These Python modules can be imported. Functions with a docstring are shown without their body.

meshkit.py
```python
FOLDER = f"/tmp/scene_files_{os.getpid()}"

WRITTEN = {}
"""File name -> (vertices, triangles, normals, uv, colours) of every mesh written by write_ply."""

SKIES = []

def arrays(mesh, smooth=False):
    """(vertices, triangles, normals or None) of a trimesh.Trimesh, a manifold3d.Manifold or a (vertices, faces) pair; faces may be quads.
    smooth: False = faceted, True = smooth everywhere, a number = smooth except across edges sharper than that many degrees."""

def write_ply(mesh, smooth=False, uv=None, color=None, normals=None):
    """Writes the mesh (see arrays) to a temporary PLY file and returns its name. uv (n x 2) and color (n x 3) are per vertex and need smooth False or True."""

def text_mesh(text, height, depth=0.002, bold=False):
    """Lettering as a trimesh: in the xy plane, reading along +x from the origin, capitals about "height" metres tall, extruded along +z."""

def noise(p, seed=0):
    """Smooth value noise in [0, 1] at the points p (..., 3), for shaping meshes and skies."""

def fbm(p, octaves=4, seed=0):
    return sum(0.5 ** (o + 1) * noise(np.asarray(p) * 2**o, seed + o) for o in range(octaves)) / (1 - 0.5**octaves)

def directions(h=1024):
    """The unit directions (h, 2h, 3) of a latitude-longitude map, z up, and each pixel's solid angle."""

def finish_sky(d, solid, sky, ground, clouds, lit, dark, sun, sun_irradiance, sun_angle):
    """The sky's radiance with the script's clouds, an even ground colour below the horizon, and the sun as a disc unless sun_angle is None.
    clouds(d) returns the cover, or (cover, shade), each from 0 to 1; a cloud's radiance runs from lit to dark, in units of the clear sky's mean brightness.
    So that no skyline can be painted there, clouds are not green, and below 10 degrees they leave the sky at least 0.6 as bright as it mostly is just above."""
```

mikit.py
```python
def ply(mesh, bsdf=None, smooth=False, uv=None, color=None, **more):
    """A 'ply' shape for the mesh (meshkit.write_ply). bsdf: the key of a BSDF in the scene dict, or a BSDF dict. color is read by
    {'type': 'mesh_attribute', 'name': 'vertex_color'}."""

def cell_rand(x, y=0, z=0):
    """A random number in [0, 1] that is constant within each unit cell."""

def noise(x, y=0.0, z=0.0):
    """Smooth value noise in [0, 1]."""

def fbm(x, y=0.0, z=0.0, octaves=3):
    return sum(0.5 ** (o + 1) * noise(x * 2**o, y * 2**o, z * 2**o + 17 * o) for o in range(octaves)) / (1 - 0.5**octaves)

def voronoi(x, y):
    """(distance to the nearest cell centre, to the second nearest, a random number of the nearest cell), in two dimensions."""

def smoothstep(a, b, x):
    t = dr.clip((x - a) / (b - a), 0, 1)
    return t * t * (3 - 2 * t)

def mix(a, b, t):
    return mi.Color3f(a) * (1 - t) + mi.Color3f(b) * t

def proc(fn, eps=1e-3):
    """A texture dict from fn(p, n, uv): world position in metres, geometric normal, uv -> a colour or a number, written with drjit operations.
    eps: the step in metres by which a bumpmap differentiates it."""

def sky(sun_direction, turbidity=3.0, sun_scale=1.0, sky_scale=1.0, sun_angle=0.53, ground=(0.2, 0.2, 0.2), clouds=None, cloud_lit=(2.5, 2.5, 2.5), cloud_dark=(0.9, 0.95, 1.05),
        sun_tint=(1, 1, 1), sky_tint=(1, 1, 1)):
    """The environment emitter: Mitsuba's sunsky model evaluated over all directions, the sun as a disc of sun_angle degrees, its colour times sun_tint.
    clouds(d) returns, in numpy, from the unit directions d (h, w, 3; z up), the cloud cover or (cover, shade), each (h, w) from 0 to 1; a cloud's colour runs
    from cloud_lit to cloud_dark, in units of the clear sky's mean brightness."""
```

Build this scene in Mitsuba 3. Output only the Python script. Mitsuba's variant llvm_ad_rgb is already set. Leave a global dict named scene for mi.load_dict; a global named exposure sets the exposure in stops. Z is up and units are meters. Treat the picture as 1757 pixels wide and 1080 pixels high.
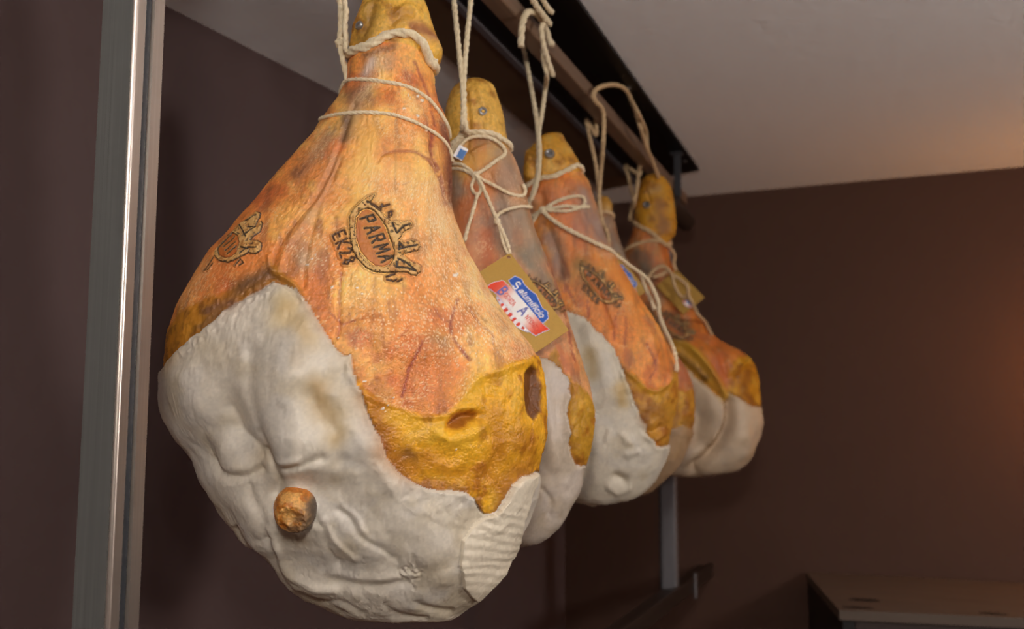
import math
import numpy as np, trimesh, shapely, mitsuba as mi, drjit as dr
from scipy.interpolate import PchipInterpolator
from scipy.ndimage import map_coordinates
from shapely.geometry import Polygon
import mikit, meshkit
from mikit import ply, proc

T = mi.ScalarTransform4f
scene, labels = {}, {}
# ------------------------------------------------------------------ camera, lamps, exposure
YAW, PITCH, EYE = math.radians(20.75), math.radians(6.68), np.array([0.0, 0.0, 1.75])
FWD = np.array([-math.sin(YAW) * math.cos(PITCH), math.cos(YAW) * math.cos(PITCH), math.sin(PITCH)])
scene['camera'] = {'type': 'thinlens', 'fov': 2 * math.degrees(math.atan(1757 / 2 / 1708)), 'fov_axis': 'x', 'aperture_radius': 0.0028, 'focus_distance': 0.92,
                   'near_clip': 0.05, 'far_clip': 50.0, 'to_world': T().look_at(EYE.tolist(), (EYE + FWD).tolist(), [0, 0, 1])}
exposure = 0.2


def rgb(*c):
    """sRGB 0-255 to the linear reflectance that the renderer takes."""
    x = np.asarray(c, float) / 255
    return np.where(x < 0.04045, x / 12.92, ((x + 0.055) / 1.055) ** 2.4)


def flat(*c):
    return {'type': 'rgb', 'value': [float(t) for t in rgb(*c)]}


def lamp(name, at, radius, power, tint, label):
    """A glass globe hanging from the ceiling on a rod."""
    globe = trimesh.creation.icosphere(3, radius)
    globe.apply_translation(at)
    rod = trimesh.creation.cylinder(0.006, max(2.45 - at[2] - radius, 0.01), sections=12)
    rod.apply_translation([at[0], at[1], (2.45 + at[2] + radius) / 2])
    scene[name + '__globe'] = ply(globe, 'white_plastic', True, emitter={'type': 'area', 'radiance': {'type': 'rgb', 'value': [power * t for t in tint]}})
    scene[name + '__rod'] = ply(rod, 'steel', 30)
    labels[name] = {'label': label, 'category': 'lamp'}


LAMPS = [('unseen_lamp', (0.08, -0.22, 2.12), 0.08, 112.0, (1.0, 0.94, 0.87), 'unseen round white lamp added behind the viewer to light the hams'),  # unseen key light, added to light the hams from the viewer's side
         ('unseen_lamp_001', (1.25, 0.85, 2.02), 0.10, 80.0, (1.0, 0.95, 0.90), 'unseen round white lamp added on the right to brighten the farther hams'),  # unseen fill light, added to brighten the right flanks and far hams
         ('unseen_lamp_002', (0.53, 2.66, 1.90), 0.05, 32.0, (1.0, 0.40, 0.09), 'small amber pendant lamp hanging before the back wall')]

# ------------------------------------------------------------------ materials
def mat(key, color, rough=0.5, spec=0.5, bump=None, scale=1.0, **more):
    b = {'type': 'principled', 'base_color': color, 'roughness': rough, 'specular': spec, **more}
    if bump:
        b = {'type': 'bumpmap', 'arbitrary': {**bump}, 'scale': scale, 'bsdf': b}
    scene[key] = {'type': 'twosided', 'bsdf': b}


VC = {'type': 'mesh_attribute', 'name': 'vertex_color'}
mat('skin_look', VC, 0.36, 0.5, proc(lambda p, n, uv: mikit.fbm(p[0] * 900, p[1] * 900, p[2] * 900, 2) * 0.0009 + mikit.noise(p[0] * 330, p[1] * 330, p[2] * 330) * 0.0008, 3e-4))
mat('lard_look', VC, 0.5, 0.45, proc(lambda p, n, uv: mikit.fbm(p[0] * 420, p[1] * 420, p[2] * 420, 3) * 0.0003, 4e-4))
mat('fat_look', VC, 0.42, 0.38, proc(lambda p, n, uv: mikit.fbm(p[0] * 500, p[1] * 500, p[2] * 500, 3) * 0.0010, 3e-4))
mat('twine_look', {**proc(lambda p, n, uv: mikit.mix([float(t) for t in rgb(218, 196, 156)], [float(t) for t in rgb(242, 228, 198)], mikit.noise(p[0] * 700, p[1] * 700, p[2] * 300)))}, 0.85, 0.2,
    proc(lambda p, n, uv: mikit.noise(p[0] * 1500, p[1] * 1500, p[2] * 1500) * 0.0006, 2e-4))
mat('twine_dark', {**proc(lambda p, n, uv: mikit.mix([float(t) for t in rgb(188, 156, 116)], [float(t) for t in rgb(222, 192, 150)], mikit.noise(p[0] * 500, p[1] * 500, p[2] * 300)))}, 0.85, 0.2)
mat('stud_look', flat(170, 170, 172), 0.3, 0.5, metallic=0.85)
mat('steel', flat(120, 120, 122), 0.35, 0.5, metallic=0.8)
mat('dark_steel', flat(62, 62, 66), 0.4, 0.5, metallic=0.3)
mat('white_plastic', flat(220, 215, 205), 0.4)
wall_noise = lambda p, n, uv: mikit.fbm(p[0] * 60, p[1] * 60, p[2] * 60, 3) * 0.0012
mat('wall_paint', {**proc(lambda p, n, uv: mikit.mix([float(t) for t in rgb(92, 75, 75)], [float(t) for t in rgb(98, 80, 79)], mikit.fbm(p[0] * 3, p[1] * 3, p[2] * 3, 3)))}, 0.75, 0.3, proc(wall_noise))
mat('back_paint', {**proc(lambda p, n, uv: mikit.mix([float(t) for t in rgb(80, 56, 46)], [float(t) for t in rgb(86, 60, 49)], mikit.fbm(p[0] * 3, p[1] * 3, p[2] * 3, 3)))}, 0.75, 0.3, proc(wall_noise))
mat('ceiling_paint', {**proc(lambda p, n, uv: mikit.mix([float(t) for t in rgb(226, 226, 229)], [float(t) for t in rgb(232, 232, 234)], mikit.fbm(p[0] * 2, p[1] * 2, p[2] * 2, 3)))}, 0.85, 0.2, proc(wall_noise))
mat('floor_tile', flat(120, 96, 78), 0.5)
mat('black_board', flat(9, 8, 8), 0.45, 0.2)
mat('brown_board', flat(96, 73, 52), 0.4, 0.5)
mat('pale_trim', flat(118, 112, 116), 0.35, 0.5, metallic=0.3)
mat('rail_wood', {**proc(lambda p, n, uv: mikit.mix([float(t) for t in rgb(104, 82, 66)], [float(t) for t in rgb(122, 97, 78)], mikit.fbm(p[0] * 200, p[1] * 6, p[2] * 200, 3)))}, 0.45)
mat('rail_dark', flat(46, 34, 28), 0.5)
mat('painted_dim_metal', {**proc(lambda p, n, uv: mikit.mix([float(t) for t in rgb(92, 92, 90)], [float(t) for t in rgb(112, 112, 109)], mikit.fbm(p[0] * 900, p[1] * 900, p[2] * 5, 3)))}, 0.42, 0.5, metallic=0.35)  # darker metal colour that paints in a dim reflection
mat('bright_metal', {**proc(lambda p, n, uv: mikit.mix([float(t) for t in rgb(212, 196, 184)], [float(t) for t in rgb(228, 214, 202)], mikit.fbm(p[0] * 900, p[1] * 900, p[2] * 4, 3)))}, 0.28, 0.5, metallic=0.9)
mat('gasket', flat(30, 33, 38), 0.5)
mat('post_grey', flat(128, 126, 130), 0.4, 0.5, metallic=0.4)
mat('cabinet_top', {**proc(lambda p, n, uv: mikit.mix([float(t) for t in rgb(84, 70, 60)], [float(t) for t in rgb(92, 77, 66)], mikit.fbm(p[0] * 8, p[1] * 30, p[2] * 8, 3)))}, 0.5)
mat('cabinet_dark', flat(20, 16, 15), 0.5)
mat('cabinet_band', flat(52, 38, 33), 0.5)
mat('cabinet_glass', flat(18, 18, 22), 0.12)
mat('tag_card', {**proc(lambda p, n, uv: mikit.mix([float(t) for t in rgb(176, 136, 60)], [float(t) for t in rgb(186, 146, 68)], mikit.noise(p[0] * 900, p[1] * 900, p[2] * 900)))}, 0.45, 0.5, metallic=0.25)
for key, c in dict(print_blue=(38, 84, 178), print_red=(206, 56, 40), print_white=(236, 232, 232), print_navy=(92, 96, 168), print_edge=(206, 204, 226), seal_blue=(20, 92, 160)).items():
    mat(key, flat(*c), 0.4)
for x in LAMPS:
    lamp(*x)
BAKE = {
 'hams': {
  1: {"origin":[-0.5,0.969,1.75],"front":[0.4584,-0.8887],"rows":[[539.1,-21.2,-1.4],[528.6,-30.9,8.7],[514.6,-37.3,15.5],[486.9,-43.4,24.4],[469.7,-48.9,30.5],[452.4,-53.8,35.9],[431.9,-58.6,40.8],[418.1,-61.0,40.9],[405.7,-62.0,37.0],[390.8,-62.4,36.5],[370.4,-68.4,41.3],[350.1,-81.4,50.0],[323.1,-98.0,54.8],[302.8,-114.6,56.9],[282.6,-131.7,57.0],[249.4,-155.8,57.9],[216.4,-182.7,67.2],[183.9,-208.0,81.7],[151.7,-225.1,100.0],[119.7,-238.5,124.7],[94.3,-243.5,144.3],[75.4,-244.0,155.3],[56.4,-243.2,159.8],[25.0,-238.5,161.6],[-6.2,-230.1,161.5],[-37.3,-210.6,153.6],[-68.1,-191.6,148.4],[-98.8,-172.7,138.1],[-117.2,-157.2,129.2],[-129.4,-138.9,122.9],[-147.7,-120.4,114.7],[-159.8,-108.1,105.9],[-171.9,-89.7,90.8],[-184.0,-64.1,70.9],[-193.2,-31.8,56.1],[-198.8,8.0,35.7],[-200.0,19.1,21.5]],"ratio":[[0,1],[0.12,0.95],[0.2,0.9],[0.3,0.78],[0.45,0.62],[0.6,0.56],[0.75,0.58],[0.9,0.6],[1,0.6]],"back":0.62},
  2: {"origin":[-0.5,1.181,1.75],"front":[0.3898,-0.9209],"rows":[[465.3,-5.6,6.8],[462.1,-15.7,16.1],[454.9,-24.9,24.7],[442.8,-32.6,29.4],[430.8,-36.4,33.3],[399.0,-38.4,41.1],[367.3,-37.4,50.3],[343.7,-37.3,58.0],[304.5,-40.0,69.5],[257.7,-54.8,80.9],[226.8,-69.7,94.6],[180.6,-96.3,112.7],[142.5,-118.3,123.1],[104.6,-132.7,135.0],[74.6,-139.6,143.1],[52.1,-143.7,150.4],[22.3,-146.1,154.7],[-14.8,-142.5,151.3],[-36.9,-134.8,145.9],[-80.8,-106.1,132.1],[-95.4,-91.3,121.5],[-120.8,-52.8,102.1],[-131.7,-30.7,93.1],[-142.6,-1.2,68.7],[-148.4,28.2,50.3],[-149.8,37.0,40.0]],"ratio":[[0,1],[0.12,0.9],[0.25,0.8],[0.4,0.62],[0.6,0.48],[0.8,0.48],[1,0.5]],"back":0.75},
  3: {"origin":[-0.5,1.513,1.75],"front":[0.3139,-0.9495],"rows":[[486.7,-1.8,5.8],[482.8,-17.2,15.4],[471.0,-36.4,22.0],[446.4,-45.1,36.2],[417.0,-48.9,49.3],[378.0,-48.0,65.0],[348.8,-45.2,73.3],[319.9,-48.1,81.5],[281.4,-55.8,98.0],[243.2,-59.6,120.0],[205.2,-63.4,141.8],[167.4,-67.1,163.5],[129.8,-70.9,184.2],[92.5,-72.7,194.6],[55.3,-74.6,192.9],[18.4,-71.8,185.8],[-18.3,-67.1,178.7],[-54.8,-48.7,167.1],[-82.1,-22.9,148.4],[-100.2,4.6,120.8],[-111.0,35.7,86.9],[-116.5,52.1,65.8],[-118.3,57.6,60.3]],"ratio":[[0,1],[0.12,0.9],[0.25,0.8],[0.4,0.66],[0.6,0.58],[0.8,0.55],[1,0.55]],"back":0.75},
  4: {"origin":[-0.5,1.833,1.75],"front":[0.2632,-0.9647],"rows":[[451.5,-10.5,3.0],[443.4,-16.2,8.5],[414.7,-28.9,13.8],[380.3,-36.0,21.2],[334.6,-43.1,36.3],[289.1,-50.2,52.3],[243.9,-57.3,67.1],[199.0,-64.3,88.4],[154.2,-71.3,120.5],[132.0,-73.7,136.5],[109.8,-76.0,151.2],[65.7,-78.6,161.2],[21.9,-75.5,158.1],[-21.7,-64.8,148.6],[-65.1,-46.5,127.3],[-92.1,-16.1,100.9],[-108.2,10.9,79.1],[-118.9,32.5,59.5],[-122.2,41.1,51.9]],"ratio":[[0,1],[0.12,0.9],[0.3,0.7],[0.5,0.62],[0.8,0.6],[1,0.6]],"back":0.8},
  5: {"origin":[-0.485,2.209,1.75],"front":[0.2144,-0.9767],"rows":[[584.9,-15.8,8.1],[578.0,-26.6,19.9],[558.7,-34.8,32.7],[524.6,-43.3,41.3],[477.0,-49.3,45.7],[449.9,-55.0,43.9],[429.9,-64.6,34.3],[409.9,-74.1,27.4],[382.9,-78.5,32.2],[342.4,-75.0,43.2],[288.6,-69.1,70.7],[235.2,-63.3,105.7],[195.4,-63.8,145.7],[168.9,-64.2,189.6],[142.6,-64.5,211.6],[103.5,-71.6,219.4],[51.6,-72.3,221.7],[0.1,-66.5,217.7],[-38.5,-59.2,205.4],[-64.1,-46.7,187.2],[-83.2,-26.4,161.7],[-94.7,9.4,121.1],[-101.1,47.5,85.6],[-102.3,62.7,70.4]],"ratio":[[0,1],[0.12,0.9],[0.25,0.85],[0.4,0.75],[0.6,0.68],[0.8,0.65],[1,0.65]],"back":0.8},
 },
 'trace': {
  'h1.lard': [[-253.1,61.3],[-235.3,64.1],[-224.0,74.9],[-209.1,85.7],[-193.0,97.8],[-179.2,112.1],[-167.9,121.9],[-154.7,129.3],[-140.5,138.0],[-126.0,147.6],[-114.8,144.9],[-103.0,139.4],[-92.8,128.7],[-81.9,113.9],[-72.8,99.1],[-65.0,84.6],[-52.3,72.1],[-46.0,73.9],[-39.3,46.2],[-30.2,23.6],[-20.4,3.7],[-13.5,-13.7],[-8.3,-26.2],[-0.7,-36.3],[6.9,-43.9],[18.3,-50.3],[29.8,-54.2],[45.1,-55.7],[58.1,-57.3],[68.6,-60.1],[75.3,-66.7],[79.4,-72.0],[87.8,-80.9],[98.8,-82.1],[106.8,-69.3],[115.1,-53.9],[126.8,-46.5],[139.6,-43.2],[155.4,-43.6],[177.5,-38.1],[176.5,-217.9],[-253.8,-208.2],[-263.5,24.4]],
  'h1.fat': [[168.4,86.8],[154.7,83.4],[139.3,77.6],[105.5,64.3],[78.0,52.8],[62.1,31.9],[46.7,16.4],[23.7,15.1],[3.5,22.5],[-16.6,28.7],[-31.7,41.2],[-41.9,56.2],[-48.3,63.7],[-56.3,28.6],[-30.7,-26.1],[7.3,-71.6],[88.6,-105.3],[156.8,-68.8],[180.1,4.2],[181.3,64.2]],
  'h1.rim': [[-253.1,61.3],[-248.7,101.7],[-228.2,114.1],[-212.8,123.4],[-196.1,130.1],[-176.6,137.5],[-153.0,146.3],[-134.6,154.9],[-125.0,149.9],[-119.6,137.7],[-139.7,125.9],[-167.9,105.7],[-203.1,74.8],[-246.6,49.0]],
  'h1.apexfat': [[-129.4,169.8],[-123.8,163.8],[-114.2,155.1],[-103.7,146.3],[-97.7,134.9],[-92.9,127.4],[-98.4,133.0],[-107.9,140.6],[-119.1,146.4],[-126.4,152.3]],
  'h1.dark': [[138.7,70.5],[148.9,66.7],[152.7,45.3],[151.8,20.4],[142.3,10.7],[132.9,26.6],[129.1,46.6],[131.9,60.3]],
  'h1.pit': [[47.3,1.8],[51.9,9.4],[59.6,16.0],[68.8,19.1],[80.1,17.2],[79.6,12.0],[71.5,8.9],[67.5,3.8],[59.7,0.7]],
  'h1.flap': [[98.8,-82.6],[109.7,-69.4],[115.7,-54.4],[126.8,-46.5],[149.9,-44.2],[140.6,-66.5],[130.6,-90.3],[126.1,-126.5],[112.0,-145.3],[81.5,-170.9],[64.7,-152.6],[59.3,-125.2],[63.0,-103.8],[73.3,-93.9],[86.6,-85.4]],
  'h1.relief': [[9,-4,[[-138.7,73.9],[-139.6,46.2],[-134.6,21.1],[-130.4,3.7],[-122.7,-13.7],[-116.6,-31.1],[-111.7,-46.2]]],[7,-5,[[-130.3,-3.7],[-122.7,-18.6],[-117.8,-31.1],[-113.4,-46.2],[-116.9,-61.4]]],[7,-4,[[-164.3,23.8],[-158.8,6.2],[-152.2,-3.8],[-135.4,-13.7],[-130.5,-23.7]]],[6,-5,[[-183.7,-34.5],[-165.7,-44.4],[-143.9,-44.0],[-132.1,-38.8]]],[6,-3.5,[[-144.2,-54.2],[-138.0,-69.5],[-128.9,-82.1],[-124.3,-102.8]]],[5,-4,[[-161.9,-100.5],[-146.5,-119.2],[-132.3,-132.8],[-120.8,-155.3],[-112.6,-163.4]]],[5,3,[[-121.4,-94.8],[-117.0,-116.0],[-108.5,-138.9],[-92.5,-148.9],[-76.6,-154.8],[-58.3,-158.1]]],[5,-3,[[-124.5,-105.5],[-120.4,-122.0],[-113.8,-146.0],[-99.4,-160.9],[-77.6,-168.9],[-51.4,-179.8]]],[50,17,[[-101.3,48.5],[-95.8,23.6],[-94.1,3.7],[-90.2,-8.7]]],[6,-5,[[-123.9,-18.6],[-112.7,-29.1],[-102.7,-30.1],[-88.9,-27.3],[-70.3,-21.1]]],[5,3.5,[[-125.3,-14.9],[-115.2,-24.9],[-103.9,-26.1],[-90.2,-22.3]]],[10,-4,[[-81.1,33.5],[-70.8,13.6],[-58.2,-3.7],[-55.5,-26.1]]],[12,4,[[-56.4,33.6],[-41.0,3.7],[-25.8,-26.1],[-5.5,-51.3]]],[34,-12,[[-198.3,-16.7],[-169.4,-3.8],[-148.3,-16.2]]],[24,-10,[[-159.1,21.3],[-135.7,-26.2],[-120.7,-61.4]]],[26,-9,[[-70.2,-61.1],[-40.2,-71.1],[-10.2,-81.5]]],[30,-8,[[-91.1,-123.3],[-55.5,-138.9]]],[15,8,[[-98.7,-59.5],[-97.0,-70.8]]],[36,9,[[-5.3,-71.4],[33.0,-97.6],[46.8,-129.9]]],[22,6,[[-206.6,49.9],[-197.3,29.2],[-183.0,-3.8]]],[16,5,[[-169.8,-21.4],[-151.6,-31.4]]],[5,-2.5,[[-80.1,-81.2],[-67.6,-93.9],[-66.4,-114.5],[-55.4,-130.8]]],[5,2.5,[[-70.1,-86.3],[-57.6,-106.8],[-40.0,-122.5]]],[4,-2.5,[[-55.1,-76.1],[-43.8,-83.7],[-35.0,-99.0],[-14.8,-112.1],[0.4,-120.3]]],[4,2,[[-51.4,-73.6],[-40.1,-81.3],[-30.0,-95.3]]],[16,-4,[[-110.3,-53.7],[-90.2,-46.0],[-70.2,-51.0],[-55.3,-51.0]]],[6,2,[[-60.6,-141.7],[-40.1,-145.4],[-17.2,-143.7],[3.2,-139.7],[21.1,-137.0]]],[7,-2.5,[[-58.1,-147.1],[-35.0,-150.8],[-9.5,-148.2],[10.9,-144.7]]],[4,-3,[[-9.3,-169.4],[1.1,-178.9],[11.7,-183.1],[30.2,-184.9]]],[4,-2.5,[[-93.5,-161.2],[-72.2,-169.9],[-50.9,-169.9],[-30.2,-178.6]]],[5,-3,[[21.7,-167.3],[37.8,-175.7],[54.2,-179.1]]],[2.2,-2,[[15.5,-115.4],[14.5,-126.0],[10.8,-136.7],[5.6,-131.2],[3.1,-136.6],[8.3,-142.0]]],[2.2,-2,[[18.1,-118.0],[20.9,-128.9],[23.7,-139.7],[17.3,-144.8],[18.8,-153.0]]],[2.0,-1.6,[[10.7,-128.6],[18.5,-136.8],[24.9,-134.4]]],[2.0,1.4,[[13.1,-120.6],[17.1,-128.8],[12.1,-139.4],[18.7,-148.9]]],[8,-4,[[86.1,55.7],[91.4,34.9]]],[9,5,[[39.1,-1.3],[52.0,-7.6],[67.6,-5.1],[80.8,3.8]]],[5,4,[[45.5,3.8],[50.6,13.4],[60.9,21.1],[74.0,22.3]]],[9,-6,[[50.6,3.8],[59.6,10.9],[70.1,14.0],[79.4,13.6]]],[4,-5,[[51.9,7.6],[62.2,15.3],[74.0,16.6]]],[10,-5,[[141.4,58.2],[142.6,36.4],[137.5,17.4]]],[6,3,[[44.1,16.4],[62.1,31.9],[78.0,51.5],[105.5,63.0],[139.0,74.7]]],[8,-2.5,[[94.2,3.9],[100.1,-22.0],[92.4,-42.7]]],[8,2.5,[[70.4,-16.6],[57.7,-34.3],[39.6,-31.6]]],[3.5,2,[[-48.3,63.7],[-37.9,41.1],[-24.1,31.2],[3.5,22.5],[23.7,13.3],[41.6,13.4]]],[3.2,-3,[[-127.0,165.3],[-124.7,175.8],[-114.8,197.1],[-101.2,217.6],[-86.7,237.5],[-74.5,264.1],[-66.2,288.8],[-56.5,321.3],[-49.8,345.5]]],[5,2.2,[[-119.8,160.9],[-112.8,183.7],[-100.5,205.8],[-84.0,230.4],[-72.4,256.2]]],[3.2,-2.0,[[-94.8,134.8],[-94.7,156.0],[-93.1,174.3],[-84.2,223.2],[-72.3,251.9],[-61.8,283.4]]],[3.5,4.0,[[-130.0,174.7],[-128.2,165.3],[-124.1,156.0],[-112.2,150.4],[-100.9,142.0],[-94.6,131.1]]],[3,-4.0,[[-126.5,156.1],[-114.3,146.1],[-104.1,137.7],[-97.2,125.7]]],[2.4,-1.3,[[-57.9,158.3],[-58.0,126.0],[-57.7,101.6],[-59.6,88.8]]],[2.4,-1.4,[[-23.8,277.8],[-18.5,286.4],[-3.4,292.1],[14.3,293.6],[28.1,287.8],[35.9,277.3],[43.1,265.3]]],[2.0,-1.2,[[33.7,320.3],[31.9,293.0],[42.4,273.4],[46.6,254.2],[52.5,231.5]]],[9,3,[[-10.6,281.9],[7.7,277.4],[23.3,267.1]]],[18,6,[[-24.9,102.7],[3.9,79.7],[38.5,86.4]]],[20,4,[[-22.9,297.5],[-16.1,246.7]]],[6,4,[[-4.0,452.2],[4.3,461.4],[10.0,462.6],[14.4,457.3],[14.4,450.5]]],[5,-3,[[-12.2,440.2],[-4.0,448.8],[4.4,455.0],[10.1,452.8]]],[7,6,[[30.4,430.5],[36.5,422.2],[36.1,411.1]]],[5,-3,[[14.4,448.6],[10.2,436.3]]],[6,3.5,[[-36.7,464.5],[-43.8,456.6],[-49.4,447.7]]],[5,-3,[[-32.3,461.4],[-36.2,445.5],[-41.6,433.5]]]],
  'h1.vein': [[2.2,0.75,[[23.0,86.0],[17.3,74.1],[11.7,62.5],[8.9,56.7],[10.6,61.8],[7.0,41.5],[4.6,33.8]]],[2.6,0.7,[[61.1,135.2],[55.7,119.9],[52.4,107.2],[54.2,93.0],[64.0,79.3],[71.9,71.6]]],[1.6,0.5,[[-66.9,116.0],[-55.2,104.2],[-43.9,107.4],[-32.6,108.5]]],[1.8,0.45,[[73.4,127.7],[83.1,109.0],[95.3,99.4],[97.0,89.0]]],[3.2,0.75,[[33.7,320.3],[32.5,293.3],[42.4,273.4],[46.6,254.2]]],[3.0,0.6,[[-23.8,277.8],[-18.5,286.4],[-3.4,292.1],[14.3,293.6],[28.1,287.8],[35.9,277.3],[43.1,265.3],[50.0,248.2]]],[2.0,0.35,[[-16.7,289.9],[-21.9,307.3],[-17.3,321.0]]],[2.4,0.5,[[13.5,399.7],[23.3,381.6],[29.8,364.3],[33.6,346.3],[35.6,328.8]]],[1.5,0.4,[[1.9,255.8],[12.0,261.3]]],[1.6,0.4,[[-61.9,251.3],[-49.9,247.3]]],[1.6,0.5,[[-57.9,158.3],[-58.0,126.0],[-57.7,101.6],[-59.6,88.8]]],[1.8,0.35,[[64.8,79.9],[70.0,70.9]]],[2,0.35,[[36.7,123.0],[42.6,112.9],[52.5,109.3]]],[2.0,0.3,[[-13.1,81.3],[1.9,91.4],[9.4,101.5]]]],
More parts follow.
